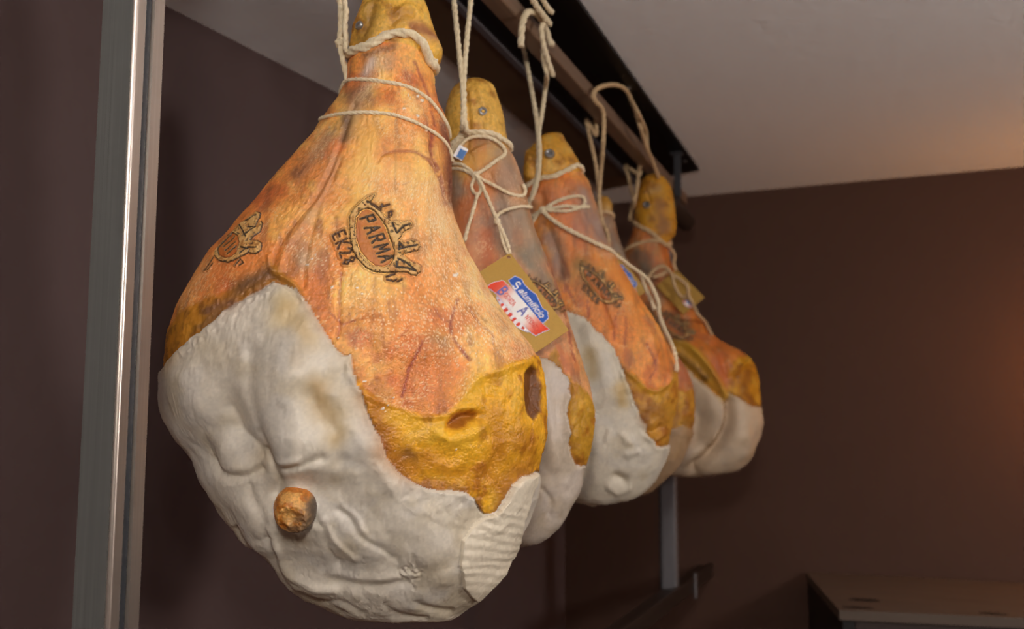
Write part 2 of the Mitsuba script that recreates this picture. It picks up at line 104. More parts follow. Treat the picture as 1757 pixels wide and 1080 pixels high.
  'h1.stain': [[11,0.55,[104,78,70],[[-51.5,357.2],[-47.2,341.7],[-52.1,321.1],[-56.0,309.2]]],[5,0.7,[70,48,44],[[-56.3,332.1],[-57.3,312.7],[-59.5,303.8]]],[9,0.5,[150,128,120],[[-35.6,367.2],[-42.5,352.2],[-47.1,338.2]]],[7,0.6,[150,135,140],[[-32.5,398.2],[-39.3,382.7]]],[6,0.7,[235,215,205],[[-32.5,396.7],[-38.0,387.1]]],[9,0.45,[160,135,120],[[-14.5,399.6],[-15.7,390.8]]],[4,0.5,[92,62,50],[[-9.1,415.1],[-18.8,410.7],[-39.7,406.3]]],[22,0.5,[255,205,120],[[1.6,276.6],[20.3,257.1],[36.1,227.2]]],[24,0.55,[250,190,95],[[-29.5,320.6],[-34.9,293.7],[-45.9,245.1]]],[14,0.5,[255,200,110],[[-35.1,300.2],[-28.4,265.0]]],[30,0.35,[205,92,40],[[-153.4,215.6],[-168.5,183.0],[-185.2,158.8]]],[30,0.35,[205,100,50],[[-19.2,102.9],[32.7,74.4],[10.0,45.3]]],[12,0.35,[190,90,50],[[-83.7,156.1],[-79.8,131.8],[-64.5,102.2]]],[14,0.5,[150,70,40],[[48.9,310.2],[52.6,279.3],[54.1,246.8]]],[6,0.8,[95,45,35],[[46.9,334.1],[52.5,309.2],[54.2,273.9],[55.7,248.0]]],[9,0.45,[120,85,80],[[-78.3,309.1],[-92.5,285.1],[-107.0,265.9]]],[8,0.45,[170,125,105],[[-67.9,283.5],[-76.1,257.6],[-86.7,225.2],[-105.3,186.7]]],[7,0.5,[130,80,55],[[-93.7,186.7],[-101.6,168.2],[-106.8,156.0]]],[9,0.85,[112,78,52],[[-159.3,139.5],[-150.6,148.0],[-138.0,153.5],[-130.7,155.3]]],[7,0.6,[120,85,70],[[-188.6,119.9],[-177.1,123.1],[-165.9,126.4]]],[5,0.5,[110,80,60],[[-178.5,115.6],[-185.8,110.2],[-193.0,103.0]]],[14,0.4,[168,105,25],[[-222.8,118.9],[-226.5,92.2],[-228.0,77.3]]],[9,0.55,[120,84,50],[[35.5,89.3],[41.4,86.5]]],[9,0.5,[186,170,150],[[-95.1,175.3],[-96.5,169.3]]],[14,0.4,[190,160,100],[[-112.7,127.4],[-110.3,117.9],[-113.5,110.5]]],[11,0.4,[190,152,90],[[-106.7,118.0],[-95.2,101.2],[-82.1,84.8]]],[11,0.55,[175,140,90],[[-73.8,41.0],[-69.8,26.0],[-65.9,18.6]]],[10,0.5,[180,150,100],[[-58.5,13.6],[-54.5,1.2],[-58.1,-6.2]]],[11,0.35,[165,140,105],[[-125.2,-16.2],[-130.5,-26.2]]],[8,0.3,[170,145,110],[[-92.1,73.6],[-91.9,63.6]]],[7,0.4,[150,125,95],[[-105.8,-102.2],[-90.5,-107.0]]],[12,0.55,[160,95,25],[[94.2,14.2],[102.7,-16.9],[92.4,-42.7],[106.5,-53.5]]],[12,0.5,[150,88,28],[[125.3,-6.6],[138.8,-30.9],[120.7,-40.9]]],[14,0.45,[150,80,28],[[-24.1,33.7],[-13.7,6.2],[-5.9,-21.2],[14.3,-36.4]]],[7,0.5,[110,70,40],[[9.1,-21.3],[16.7,-23.8]]],[9,0.4,[170,100,30],[[29.3,-23.9],[44.8,-34.2],[65.7,-42.1]]],[12,0.5,[235,185,60],[[41.7,-1.3],[65.0,-8.9],[80.8,3.8]]],[12,0.5,[235,185,55],[[64.8,34.5],[86.1,50.4],[108.3,53.8]]],[10,0.5,[236,186,60],[[23.8,6.3],[8.7,11.2],[-6.4,13.7]]],[6,0.6,[120,72,40],[[13.0,441.7],[18.8,436.9],[28.9,436.0]]],[7,0.5,[170,105,80],[[15.9,440.8],[26.0,438.0],[30.4,432.0]]],[10,0.5,[110,74,34],[[-32.3,461.4],[-36.2,445.5],[-40.2,433.1],[-45.8,425.3]]],[9,0.45,[140,90,40],[[-9.5,440.3],[1.6,453.0]]]],
  'h1.fleck': [[-41.3,141.5],[-37.7,134.3],[59.4,162.8],[-87.2,171.3],[-83.9,175.7],[-91.6,165.1],[6.9,358.1],[9.7,356.0],[20.9,353.9],[30.2,359.7],[4.3,343.3],[18.2,336.3],[-75.5,320.0],[-62.1,318.9],[34.6,410.6],[27.4,320.5],[16.7,358.8],[-5.4,31.3],[-14.0,21.2],[-31.8,47.5],[57.4,-17.8],[-9.0,25.0],[-11.4,18.7],[-52.9,249.3],[-65.9,142.0],[-58.4,88.6],[-41.3,79.1]],
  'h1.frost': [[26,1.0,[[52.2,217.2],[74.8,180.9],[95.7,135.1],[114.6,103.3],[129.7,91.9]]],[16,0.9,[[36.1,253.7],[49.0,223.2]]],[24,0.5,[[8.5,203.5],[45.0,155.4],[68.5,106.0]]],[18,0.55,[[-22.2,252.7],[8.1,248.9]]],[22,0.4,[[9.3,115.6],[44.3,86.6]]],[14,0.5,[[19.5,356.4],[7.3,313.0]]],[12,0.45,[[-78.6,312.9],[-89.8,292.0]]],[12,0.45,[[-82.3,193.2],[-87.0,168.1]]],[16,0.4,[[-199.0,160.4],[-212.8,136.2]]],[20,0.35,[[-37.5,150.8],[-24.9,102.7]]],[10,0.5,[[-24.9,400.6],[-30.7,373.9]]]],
  'h1.stamp': {"outer":[[-26.0,242.8],[-32.9,240.4],[-41.6,232.5],[-49.2,223.7],[-51.8,216.1],[-51.2,205.5],[-49.7,191.7],[-46.5,179.2],[-40.9,170.2],[-34.0,162.2],[-26.1,158.3],[-14.5,157.8],[-2.8,159.3],[7.9,159.9],[12.9,157.1],[17.8,157.4],[22.3,162.0],[21.8,168.2],[16.8,171.1],[10.8,172.6],[3.8,177.5],[4.8,179.8],[11.7,182.3],[18.7,184.0],[21.7,189.7],[19.7,195.0],[12.6,196.3],[4.6,193.0],[-1.3,194.2],[1.6,198.7],[4.5,204.3],[10.5,208.1],[13.5,212.7],[10.4,216.7],[4.4,215.1],[-3.6,215.0],[-9.6,213.9],[-13.6,216.9],[-19.6,222.8],[-25.7,228.0],[-31.7,232.0],[-27.8,237.4],[-26.0,242.8]],"inner":[[-33.5,226.3],[-39.4,224.1],[-44.1,216.5],[-45.3,205.7],[-43.9,191.8],[-39.7,179.5],[-32.2,170.4],[-24.3,164.6],[-16.6,163.9],[-9.8,167.4],[-6.0,174.8],[-6.1,183.2],[-10.2,194.6],[-14.4,207.3],[-20.5,216.5],[-26.6,223.7],[-33.5,226.3]],"dark":[[[-20.7,228.7],[-11.8,231.9]],[[-20.2,225.6],[-18.8,231.5]],[[-11.6,218.2],[-11.7,223.5],[-8.7,225.3],[-9.2,220.5]],[[-1.2,183.5],[-0.8,190.9],[3.7,186.0],[-1.2,183.5]],[[3.7,185.5],[9.7,187.5],[15.7,189.7]],[[15.1,189.5],[17.2,190.1]],[[-3.0,169.7],[-2.9,164.5],[7.9,164.0],[15.8,162.0]],[[-1.1,173.1],[6.9,169.2],[12.8,164.5],[16.3,162.0]],[[-8.5,211.4],[-3.4,201.4],[3.5,209.6],[9.5,212.4]],[[-33.7,232.9],[-28.7,231.5],[-21.7,227.1]],[[-12.5,153.7],[-4.8,157.1]],[[-12.4,150.6],[-5.6,149.4],[-2.7,151.6]],[[-2.2,149.1],[1.2,150.8],[2.6,152.3]]],"letters":[[[-40.6,214.3],[-27.5,219.6]],[[-27.5,219.6],[-25.2,214.8],[-28.2,212.9],[-31.8,212.1],[-34.1,216.8]],[[-35.7,204.2],[-21.1,206.3],[-32.8,198.3]],[[-29.9,205.0],[-28.2,201.5]],[[-30.8,194.1],[-17.7,199.3]],[[-17.7,199.3],[-15.5,194.6],[-18.5,192.7],[-22.0,192.1],[-24.3,196.6]],[[-23.1,194.2],[-28.2,188.7]],[[-26.0,184.1],[-12.5,188.6],[-19.7,182.5],[-9.9,183.2],[-22.7,177.5]],[[-21.1,174.2],[-6.6,176.4],[-18.3,168.5]],[[-15.3,174.9],[-13.7,171.7]]],"code":[[[-65.7,191.7],[-67.7,196.5],[-56.4,202.7],[-54.5,197.9]],[[-62.1,199.6],[-60.5,195.6]],[[-64.0,187.4],[-52.7,193.3]],[[-50.8,188.5],[-58.9,190.1],[-61.9,182.2]],[[-51.3,183.0],[-48.1,181.9],[-50.0,178.0],[-60.3,178.3],[-58.2,173.2]],[[-50.1,169.8],[-48.1,173.3],[-44.5,172.8],[-46.5,169.3],[-50.1,169.8],[-53.8,170.6],[-55.7,167.0],[-52.0,166.1],[-50.1,169.8]]]},
  'h1.stampside': {"outer":[[-163.2,215.3],[-169.3,211.4],[-172.7,204.2],[-180.7,195.4],[-187.4,187.9],[-189.0,179.6],[-183.2,172.9],[-172.5,169.8],[-164.0,172.9],[-151.6,178.9],[-144.0,177.4],[-138.7,181.6],[-138.4,188.8],[-142.7,191.4],[-151.2,193.1],[-146.8,197.4],[-140.6,201.6],[-139.0,209.7],[-140.7,213.4],[-145.8,209.2],[-143.3,217.4],[-142.7,223.5],[-147.7,225.8],[-155.1,220.2],[-163.2,215.3]],"inner":[[-171.4,203.8],[-178.3,196.1],[-185.1,186.1],[-182.7,178.6],[-175.4,175.0],[-168.7,175.8],[-163.7,180.8],[-162.3,191.5],[-164.5,199.1],[-171.4,203.8]],"dark":[[[-160.1,178.8],[-152.0,184.5],[-143.3,183.9]],[[-159.7,185.5],[-151.8,182.8]],[[-156.8,199.3],[-149.7,204.8],[-145.5,206.8]],[[-154.5,207.7],[-148.8,207.0]],[[-157.9,215.6],[-151.5,219.1],[-147.1,221.4]],[[-164.5,166.5],[-159.6,172.6],[-156.4,168.6],[-160.1,166.3]],[[-198.9,163.3],[-192.6,171.8],[-190.1,177.4]],[[-195.2,164.1],[-190.0,170.3]],[[-164.5,211.8],[-159.8,204.5],[-155.4,196.8]]],"letters":[[[-178.3,201.4],[-172.7,204.2]],[[-179.3,187.6],[-170.4,194.9],[-168.1,198.3]],[[-176.4,183.7],[-166.1,192.0]],[[-174.2,178.9],[-164.9,187.2]],[[-181.3,191.7],[-175.1,198.1]]],"code":[]},
  'h1.neck': [[180.0,417.2],[113.1,420.4],[80.6,419.3],[36.2,409.0],[5.0,406.3]],
  'h2.lard': [[-38.3,128.5],[47.9,99.8],[80.6,91.7],[95.4,84.1],[106.5,77.6],[114.7,65.7],[116.9,41.5],[113.8,25.4],[114.6,12.2],[119.4,-14.3],[124.0,-32.9],[129.2,-42.4],[136.3,-44.1],[143.2,-41.8],[162.3,-44.4],[168.3,-175.7],[-183.3,-173.8],[-188.9,89.1]],
  'h2.fat': [[94.3,94.9],[101.4,100.7],[120.1,56.3],[131.8,56.7],[142.2,47.7],[152.2,35.9],[157.5,10.0],[154.4,-28.5],[141.8,-47.2],[122.7,-40.9],[111.1,-19.5],[108.3,22.7],[111.4,49.4]],
  'h2.relief': [[5,-5,[[118.0,-9.0],[123.9,-30.3],[131.5,-41.2]]],[6,4,[[117.2,57.6],[114.0,36.1],[112.4,9.5],[116.6,-9.0]]],[9,-4,[[65.5,35.3],[72.6,-14.1],[65.9,-70.5]]],[10,4,[[84.0,71.4],[90.7,14.2],[98.4,-42.6]]],[4,-3,[[-11.4,436.1],[-7.4,387.8],[-11.0,356.9]]],[6,3,[[3.7,444.9],[15.1,404.2],[18.9,372.7]]],[8,-4,[[19.0,325.2],[35.3,287.2],[52.3,234.0]]],[10,4,[[34.0,342.1],[56.5,289.5],[75.2,236.7]]],[4,-2.5,[[83.9,-70.7],[95.3,-85.5],[92.2,-100.1]]],[4,3,[[-2.0,354.9],[18.9,364.6],[34.0,356.5]]]],
  'h2.vein': [[3,0.5,[[83.3,238.8],[102.4,201.7],[116.9,148.4],[126.4,87.7]]]],
  'h2.stain': [[18,0.75,[148,132,112],[[43.0,319.2],[56.4,273.8],[78.9,229.2]]],[16,0.6,[128,118,110],[[30.1,286.9],[41.1,233.3]]],[14,0.8,[192,108,58],[[11.6,301.8],[-10.6,287.0],[-17.7,248.6]]],[16,0.7,[224,164,60],[[26.4,355.5],[4.0,340.6],[-10.9,333.6]]],[12,0.7,[206,138,84],[[41.5,326.8],[52.8,296.9]]],[10,0.7,[178,84,40],[[15.4,248.1],[17.6,225.2],[13.2,209.8]]],[9,0.6,[140,132,128],[[-25.8,320.4],[-18.1,303.3]]],[16,0.6,[150,128,118],[[34.0,354.2],[49.1,320.0]]],[14,0.7,[120,112,98],[[63.3,219.3],[82.0,197.8],[93.1,175.8]]],[9,0.6,[196,120,60],[[22.7,333.1],[15.3,301.9]]],[14,0.5,[215,150,110],[[4.4,232.7],[-10.1,217.4]]],[10,0.5,[200,150,60],[[-7.3,364.4],[-10.9,341.3]]],[9,0.6,[96,80,60],[[81.7,182.3],[96.9,164.8],[104.5,154.2]]],[12,0.4,[150,136,120],[[65.7,63.8],[61.9,14.1],[69.2,-42.2]]]],
  'h2.neck': [[151.7,359.9],[109.5,378.8],[72.2,378.8],[41.9,371.8],[22.2,369.5]],
  'h2.stamp': {"outer":[[69.4,195.5],[67.7,193.2],[67.3,187.7],[67.8,182.0],[69.6,177.7],[73.8,172.4],[79.4,165.6],[85.4,159.7],[91.2,156.0],[97.1,153.1],[101.7,152.5],[106.8,154.5],[111.2,157.7],[116.0,160.8],[120.3,161.6],[122.1,162.4],[122.1,165.5],[119.4,168.8],[116.4,169.7],[111.6,167.3],[106.5,168.0],[106.0,169.2],[107.9,171.9],[110.5,174.3],[109.5,177.6],[106.4,179.5],[102.6,178.8],[100.6,175.7],[97.6,175.1],[97.0,177.8],[96.1,181.1],[97.1,184.0],[96.6,186.7],[93.7,188.2],[91.9,186.4],[88.7,185.0],[86.7,183.5],[84.0,184.4],[79.3,186.4],[75.1,188.0],[71.3,189.1],[70.7,192.5],[69.4,195.5]],"inner":[[72.6,186.0],[71.3,183.8],[72.4,179.1],[75.9,173.5],[81.6,166.6],[88.0,161.1],[94.5,157.7],[99.9,156.0],[103.4,157.1],[104.8,160.2],[103.4,164.7],[100.0,168.9],[93.8,173.8],[87.3,179.4],[81.4,183.0],[76.4,185.7],[72.6,186.0]],"dark":[[[76.7,189.2],[79.0,192.3]],[[78.1,187.8],[76.4,190.9]],[[84.3,185.3],[82.2,188.0],[82.7,189.3],[84.4,186.9]],[[101.9,170.0],[99.1,173.7],[102.9,172.0],[101.9,170.0]],[[103.1,171.7],[104.9,174.0],[106.7,176.2]],[[106.5,176.1],[107.2,176.8]],[[106.7,162.8],[108.9,160.3],[114.0,162.5],[119.5,164.7]],[[106.2,164.8],[111.2,164.6],[117.4,165.6],[119.7,164.8]],[[88.1,182.4],[93.9,178.4],[93.6,183.6],[95.1,185.9]],[[70.2,189.3],[72.6,189.4],[76.9,188.2]],[[109.3,152.8],[111.2,156.2]],[[110.6,151.3],[114.2,152.2],[114.5,153.9]],[[115.9,152.8],[116.8,154.6],[116.8,155.8]]],"letters":[[[74.5,178.7],[77.6,183.5]],[[77.6,183.5],[80.2,181.5],[79.7,180.0],[78.7,179.1],[76.0,181.1]],[[80.1,174.4],[84.9,177.8],[83.5,171.8]],[[82.1,175.8],[84.0,174.2]],[[85.8,170.1],[89.0,174.8]],[[89.0,174.8],[91.6,172.8],[91.2,171.5],[90.1,170.5],[87.4,172.5]],[[88.9,171.4],[88.9,167.7]],[[91.5,165.8],[95.2,170.3],[94.6,166.0],[98.3,168.1],[95.4,162.9]],[[97.3,161.6],[102.4,165.3],[100.9,159.2]],[[99.4,163.0],[101.5,161.7]]],"code":[[[73.4,162.9],[70.9,165.0],[72.8,170.0],[75.4,167.9]],[[71.9,167.6],[73.9,165.7]],[[75.7,160.9],[77.7,166.0]],[[80.2,163.8],[76.6,163.2],[78.4,158.6]],[[82.1,160.9],[83.8,160.8],[84.6,158.5],[80.6,156.8],[83.3,154.5]],[[87.7,154.2],[87.2,156.4],[88.7,156.8],[89.3,154.6],[87.7,154.2],[85.9,154.0],[86.7,151.6],[88.5,151.9],[87.7,154.2]]]},
  'h3.lard': [[-86.0,205.9],[7.7,190.0],[20.3,184.1],[43.5,173.8],[62.9,153.6],[82.1,133.6],[90.8,120.1],[101.1,93.4],[111.5,64.3],[124.8,36.2],[137.5,9.8],[138.3,-8.8],[154.3,-23.1],[169.3,-23.3],[190.6,-16.4],[218.0,-18.2],[215.4,-144.7],[-94.7,-145.9]],
  'h3.fat': [[98.5,101.4],[111.8,88.2],[137.8,67.2],[154.4,61.3],[174.7,73.5],[187.7,93.3],[216.0,106.0],[213.1,-36.4],[154.4,-31.1],[126.4,0.0],[104.3,61.6]],
  'h3.relief': [[5,4,[[111.8,88.2],[137.8,67.2],[154.4,61.3],[174.7,73.5],[187.7,93.3]]],[6,-4,[[138.3,1.8],[148.5,-0.9],[162.0,6.3]]],[6,4,[[138.3,-8.8],[151.4,-13.3],[166.9,-4.4]]],[9,-10,[[92.5,-68.8],[102.4,-72.5]]],[7,4,[[82.0,-84.1],[95.7,-90.7],[111.9,-84.4]]],[6,3,[[81.7,0.0],[77.2,-13.1]]],[6,3,[[99.4,-4.4],[108.3,-15.8]]],[7,3,[[108.4,-35.2],[121.8,-30.8]]],[9,-3,[[59.9,35.2],[50.7,-17.5],[46.3,-70.6]]],[16,5,[[52.1,150.9],[69.3,105.8],[77.6,52.8]]],[8,-3,[[85.5,123.7],[97.4,79.3],[113.2,44.1]]],[10,-5,[[-21.7,373.1],[-14.5,330.1],[3.7,281.4],[9.9,243.7]]],[9,4,[[31.9,376.5],[54.6,320.5],[91.6,275.9]]],[7,-11,[[-34.5,480.3],[-31.0,437.7],[-30.1,407.8],[-33.9,384.5]]],[6,4,[[-42.9,452.1],[-42.5,411.2]]],[4,-3,[[62.4,234.2],[88.1,160.1]]],[8,3,[[143.6,162.2],[159.8,107.1]]],[6,-4,[[175.6,166.8],[182.0,127.8],[186.5,90.4]]]],
  'h3.vein': [[3,0.5,[[14.4,244.6],[18.8,223.0],[30.3,196.9]]],[3,0.6,[[51.0,199.6],[52.4,173.7]]],[3,0.45,[[95.8,179.7],[90.3,139.1]]],[3,0.45,[[104.8,203.5],[110.9,165.2],[107.2,132.9]]],[2.5,0.5,[[142.1,133.9],[154.9,97.9],[145.3,79.8]]],[2.5,0.4,[[160.8,125.6],[150.1,97.7]]],[4,0.45,[[10.1,271.9],[21.7,243.5],[15.1,215.6]]]],
  'h3.stain': [[20,0.75,[150,128,124],[[45.9,373.1],[64.3,331.8],[87.4,290.8]]],[14,0.75,[140,118,112],[[-5.3,305.5],[6.4,271.9],[13.5,238.9]]],[18,0.5,[196,116,90],[[-18.9,377.5],[8.7,347.7],[36.1,319.4]]],[12,0.5,[205,110,50],[[22.0,290.5],[30.9,262.2]]],[16,0.6,[240,150,60],[[72.4,273.1],[104.2,236.6],[125.4,180.1]]],[12,0.7,[122,86,50],[[44.5,257.6],[71.5,234.4],[89.0,201.9]]],[12,0.6,[160,124,70],[[40.0,262.3],[44.2,234.0],[53.0,215.3]]],[12,0.6,[168,140,90],[[51.6,114.8],[55.8,88.1]]],[11,0.6,[180,140,70],[[99.9,66.0],[104.2,44.0]]],[10,0.6,[130,80,40],[[135.6,17.7],[144.9,35.4]]],[12,0.45,[140,84,40],[[158.9,35.6],[168.9,0.0]]],[9,0.45,[230,150,110],[[13.4,375.9],[22.6,357.2]]],[12,0.5,[170,140,130],[[-37.8,367.0],[-42.9,335.9]]]],
  'h3.neck': [[155.5,394.7],[117.5,400.9],[74.5,411.3],[0.0,422.3]],
  'h3.stamp': {"outer":[[42.5,264.3],[40.2,261.1],[39.6,253.0],[40.1,244.1],[42.4,237.4],[47.9,229.0],[55.3,217.8],[63.1,208.3],[70.5,201.9],[78.1,196.6],[84.1,195.1],[90.4,197.1],[95.7,200.7],[101.2,203.5],[105.2,202.2],[107.8,203.5],[107.9,208.0],[104.4,213.0],[100.4,214.3],[96.3,214.5],[90.2,216.9],[89.6,219.0],[92.0,222.3],[94.9,225.0],[93.8,230.2],[90.1,233.9],[85.6,233.8],[83.0,229.6],[79.2,229.5],[78.6,233.7],[77.4,238.8],[78.7,242.8],[78.1,247.0],[74.5,249.6],[72.1,247.3],[67.9,245.7],[65.2,243.8],[61.7,245.5],[55.6,249.3],[50.0,252.2],[45.0,254.3],[44.2,259.6],[42.5,264.3]],"inner":[[46.7,249.6],[44.9,246.4],[46.2,239.2],[50.8,230.2],[58.2,219.3],[66.4,209.8],[74.8,203.9],[81.8,200.6],[86.3,201.7],[88.1,205.9],[86.3,212.8],[82.1,219.6],[74.3,228.1],[66.0,237.5],[58.3,243.8],[51.7,248.5],[46.7,249.6]],"dark":[[[52.2,253.8],[55.2,258.1]],[[54.0,251.4],[51.8,256.4]],[[62.1,246.8],[59.5,251.2],[60.1,253.2],[62.3,249.2]],[[84.5,220.8],[81.1,227.0],[86.0,223.9],[84.5,220.8]],[[86.2,223.5],[88.4,226.2],[90.6,229.1]],[[90.3,228.9],[91.1,229.6]],[[90.4,209.2],[93.1,205.0],[99.1,206.9],[104.3,206.8]],[[89.8,212.3],[95.9,210.9],[101.5,208.1],[104.6,206.9]],[[67.0,241.9],[74.5,235.0],[74.3,242.8],[76.1,246.0]],[[43.5,254.7],[46.7,254.5],[52.5,252.3]],[[93.5,194.1],[95.8,198.6]],[[95.1,191.6],[99.3,191.9],[99.7,194.4]],[[101.3,192.4],[102.2,194.5],[102.1,196.1]]],"letters":[[[48.9,238.3],[53.2,245.1]],[[53.2,245.1],[56.6,241.5],[56.0,239.5],[54.5,238.3],[51.1,241.7]],[[56.4,231.0],[62.8,235.5],[60.7,226.6]],[[59.0,232.7],[61.5,230.3]],[[63.8,223.7],[68.1,230.4]],[[68.1,230.4],[71.5,227.1],[70.9,225.0],[69.4,223.7],[65.9,227.0]],[[67.8,225.2],[67.9,219.7]],[[71.2,216.5],[76.1,222.9],[75.2,216.4],[80.1,219.0],[76.2,211.6]],[[78.6,209.3],[85.2,214.0],[83.1,205.2]],[[81.3,211.1],[83.8,208.7]]],"code":[[[47.2,214.5],[43.9,218.2],[46.6,225.5],[50.0,222.0]],[[45.2,221.8],[48.0,218.8]],[[50.2,211.3],[53.0,218.6]],[[56.3,215.1],[51.5,214.7],[53.8,207.5]],[[58.8,210.4],[61.0,210.1],[61.9,206.4],[56.6,204.6],[60.2,200.6]],[[66.0,199.7],[65.3,202.9],[67.3,203.3],[68.0,200.0],[66.0,199.7],[63.6,199.5],[64.6,196.0],[66.9,196.0],[66.0,199.7]]]},
  'h4.lard': [[-103.2,22.0],[59.2,5.3],[123.1,5.3],[136.4,12.8],[150.6,2.2],[180.1,-5.4],[176.4,-171.3],[-104.1,-173.8]],
  'h4.fat': [[102.5,73.9],[138.5,71.3],[182.2,87.1],[180.1,-5.4],[123.0,-10.5],[101.5,5.3]],
  'h4.relief': [[8,-4,[[0.1,386.9],[21.5,329.6]]],[8,-4,[[115.2,128.4],[126.6,84.9]]],[8,4,[[140.5,63.9],[150.4,21.4]]]],
  'h4.vein': [],
  'h4.stain': [[22,0.75,[128,112,98],[[5.7,398.8],[21.8,353.2],[49.3,311.0]]],[8,0.5,[78,54,34],[[64.1,235.0],[79.9,201.5]]],[12,0.6,[200,120,100],[[137.5,131.3],[142.9,96.4]]],[14,0.5,[140,100,60],[[145.6,5.4],[156.3,-10.8]]]],
  'h4.neck': [[152.3,415.4],[85.2,419.7],[0.0,414.3]],
  'h5.lard': [[-103.5,170.7],[45.0,150.2],[70.0,125.3],[76.2,117.1],[91.8,103.4],[116.9,84.7],[134.0,67.0],[140.5,69.3],[145.6,81.6],[161.7,72.0],[184.4,59.4],[204.9,50.7],[225.7,54.4],[265.5,51.0],[259.3,-151.2],[-107.3,-154.9]],
  'h5.fat': [[148.2,117.2],[160.9,148.5],[175.3,159.5],[199.4,163.3],[212.1,148.0],[240.7,121.0],[238.4,44.4],[204.7,43.6],[184.2,52.9],[161.4,65.6],[142.3,76.7]],
  'h5.rim': [[30.0,196.2],[59.0,190.7],[80.9,171.5],[105.6,143.1],[127.1,110.5],[142.2,71.9],[137.1,62.2],[116.7,78.3],[88.5,100.9],[66.7,120.5],[44.8,140.3],[29.1,160.5]],
  'h5.relief': [[8,13,[[33.1,191.0],[58.8,183.7],[80.6,164.7],[105.4,136.5],[126.8,102.4],[139.6,71.9]]],[7,-8,[[41.9,155.3],[66.9,130.2],[91.8,107.3],[116.9,84.7],[132.3,65.4]]],[34,-26,[[54.8,61.9],[78.7,30.9],[71.8,-12.3]]],[9,8,[[133.9,62.2],[136.5,36.6],[127.8,4.6],[108.3,-27.3]]],[15,-24,[[146.9,61.8],[146.2,27.2],[133.0,-12.3],[108.1,-49.3],[71.3,-82.2]]],[5,5,[[159.7,120.5],[177.0,137.4],[195.7,152.1]]],[7,-5,[[197.7,135.1],[204.6,128.9]]],[30,10,[[184.0,24.9],[170.6,-37.2]]],[10,-6,[[144.9,124.1],[135.2,162.2],[120.9,189.4]]],[7,5,[[32.1,469.3],[34.3,444.0]]],[5,-3,[[-18.8,537.6],[-12.6,516.0]]]],
  'h5.vein': [],
  'h5.stain': [[5,0.85,[112,74,36],[[142.1,68.7],[143.0,43.0],[137.7,14.2],[127.7,-8.2],[108.2,-33.7]]],[9,0.5,[150,118,84],[[114.7,-27.3],[92.2,-49.8],[63.4,-75.9]]],[9,0.9,[206,156,54],[[33.1,192.8],[58.9,185.5],[80.7,166.4],[105.4,138.1],[126.9,105.6],[140.6,73.5]]],[20,0.8,[92,80,66],[[-40.4,389.3],[-21.6,348.9]]],[16,0.85,[86,58,34],[[-22.8,269.6],[-7.9,240.2],[27.7,242.0],[58.8,222.0],[45.7,202.1]]],[14,0.6,[150,134,120],[[-3.0,308.7],[3.0,282.1]]],[16,0.55,[200,100,60],[[124.6,149.2],[135.8,111.5]]],[9,0.75,[120,80,20],[[45.2,160.1],[73.5,140.0],[98.3,110.5]]],[10,0.7,[130,70,20],[[193.7,128.2],[181.9,88.5],[194.9,69.3]]],[9,0.6,[120,84,44],[[17.0,349.2],[29.1,308.9]]],[13,0.7,[150,96,40],[[6.9,515.3],[18.7,448.4]]],[10,0.6,[196,160,120],[[-12.3,536.9],[7.4,542.9]]]],
  'h5.neck': [[180.0,477.7],[149.8,466.9],[101.3,447.3],[59.2,424.9],[30.9,417.8]],
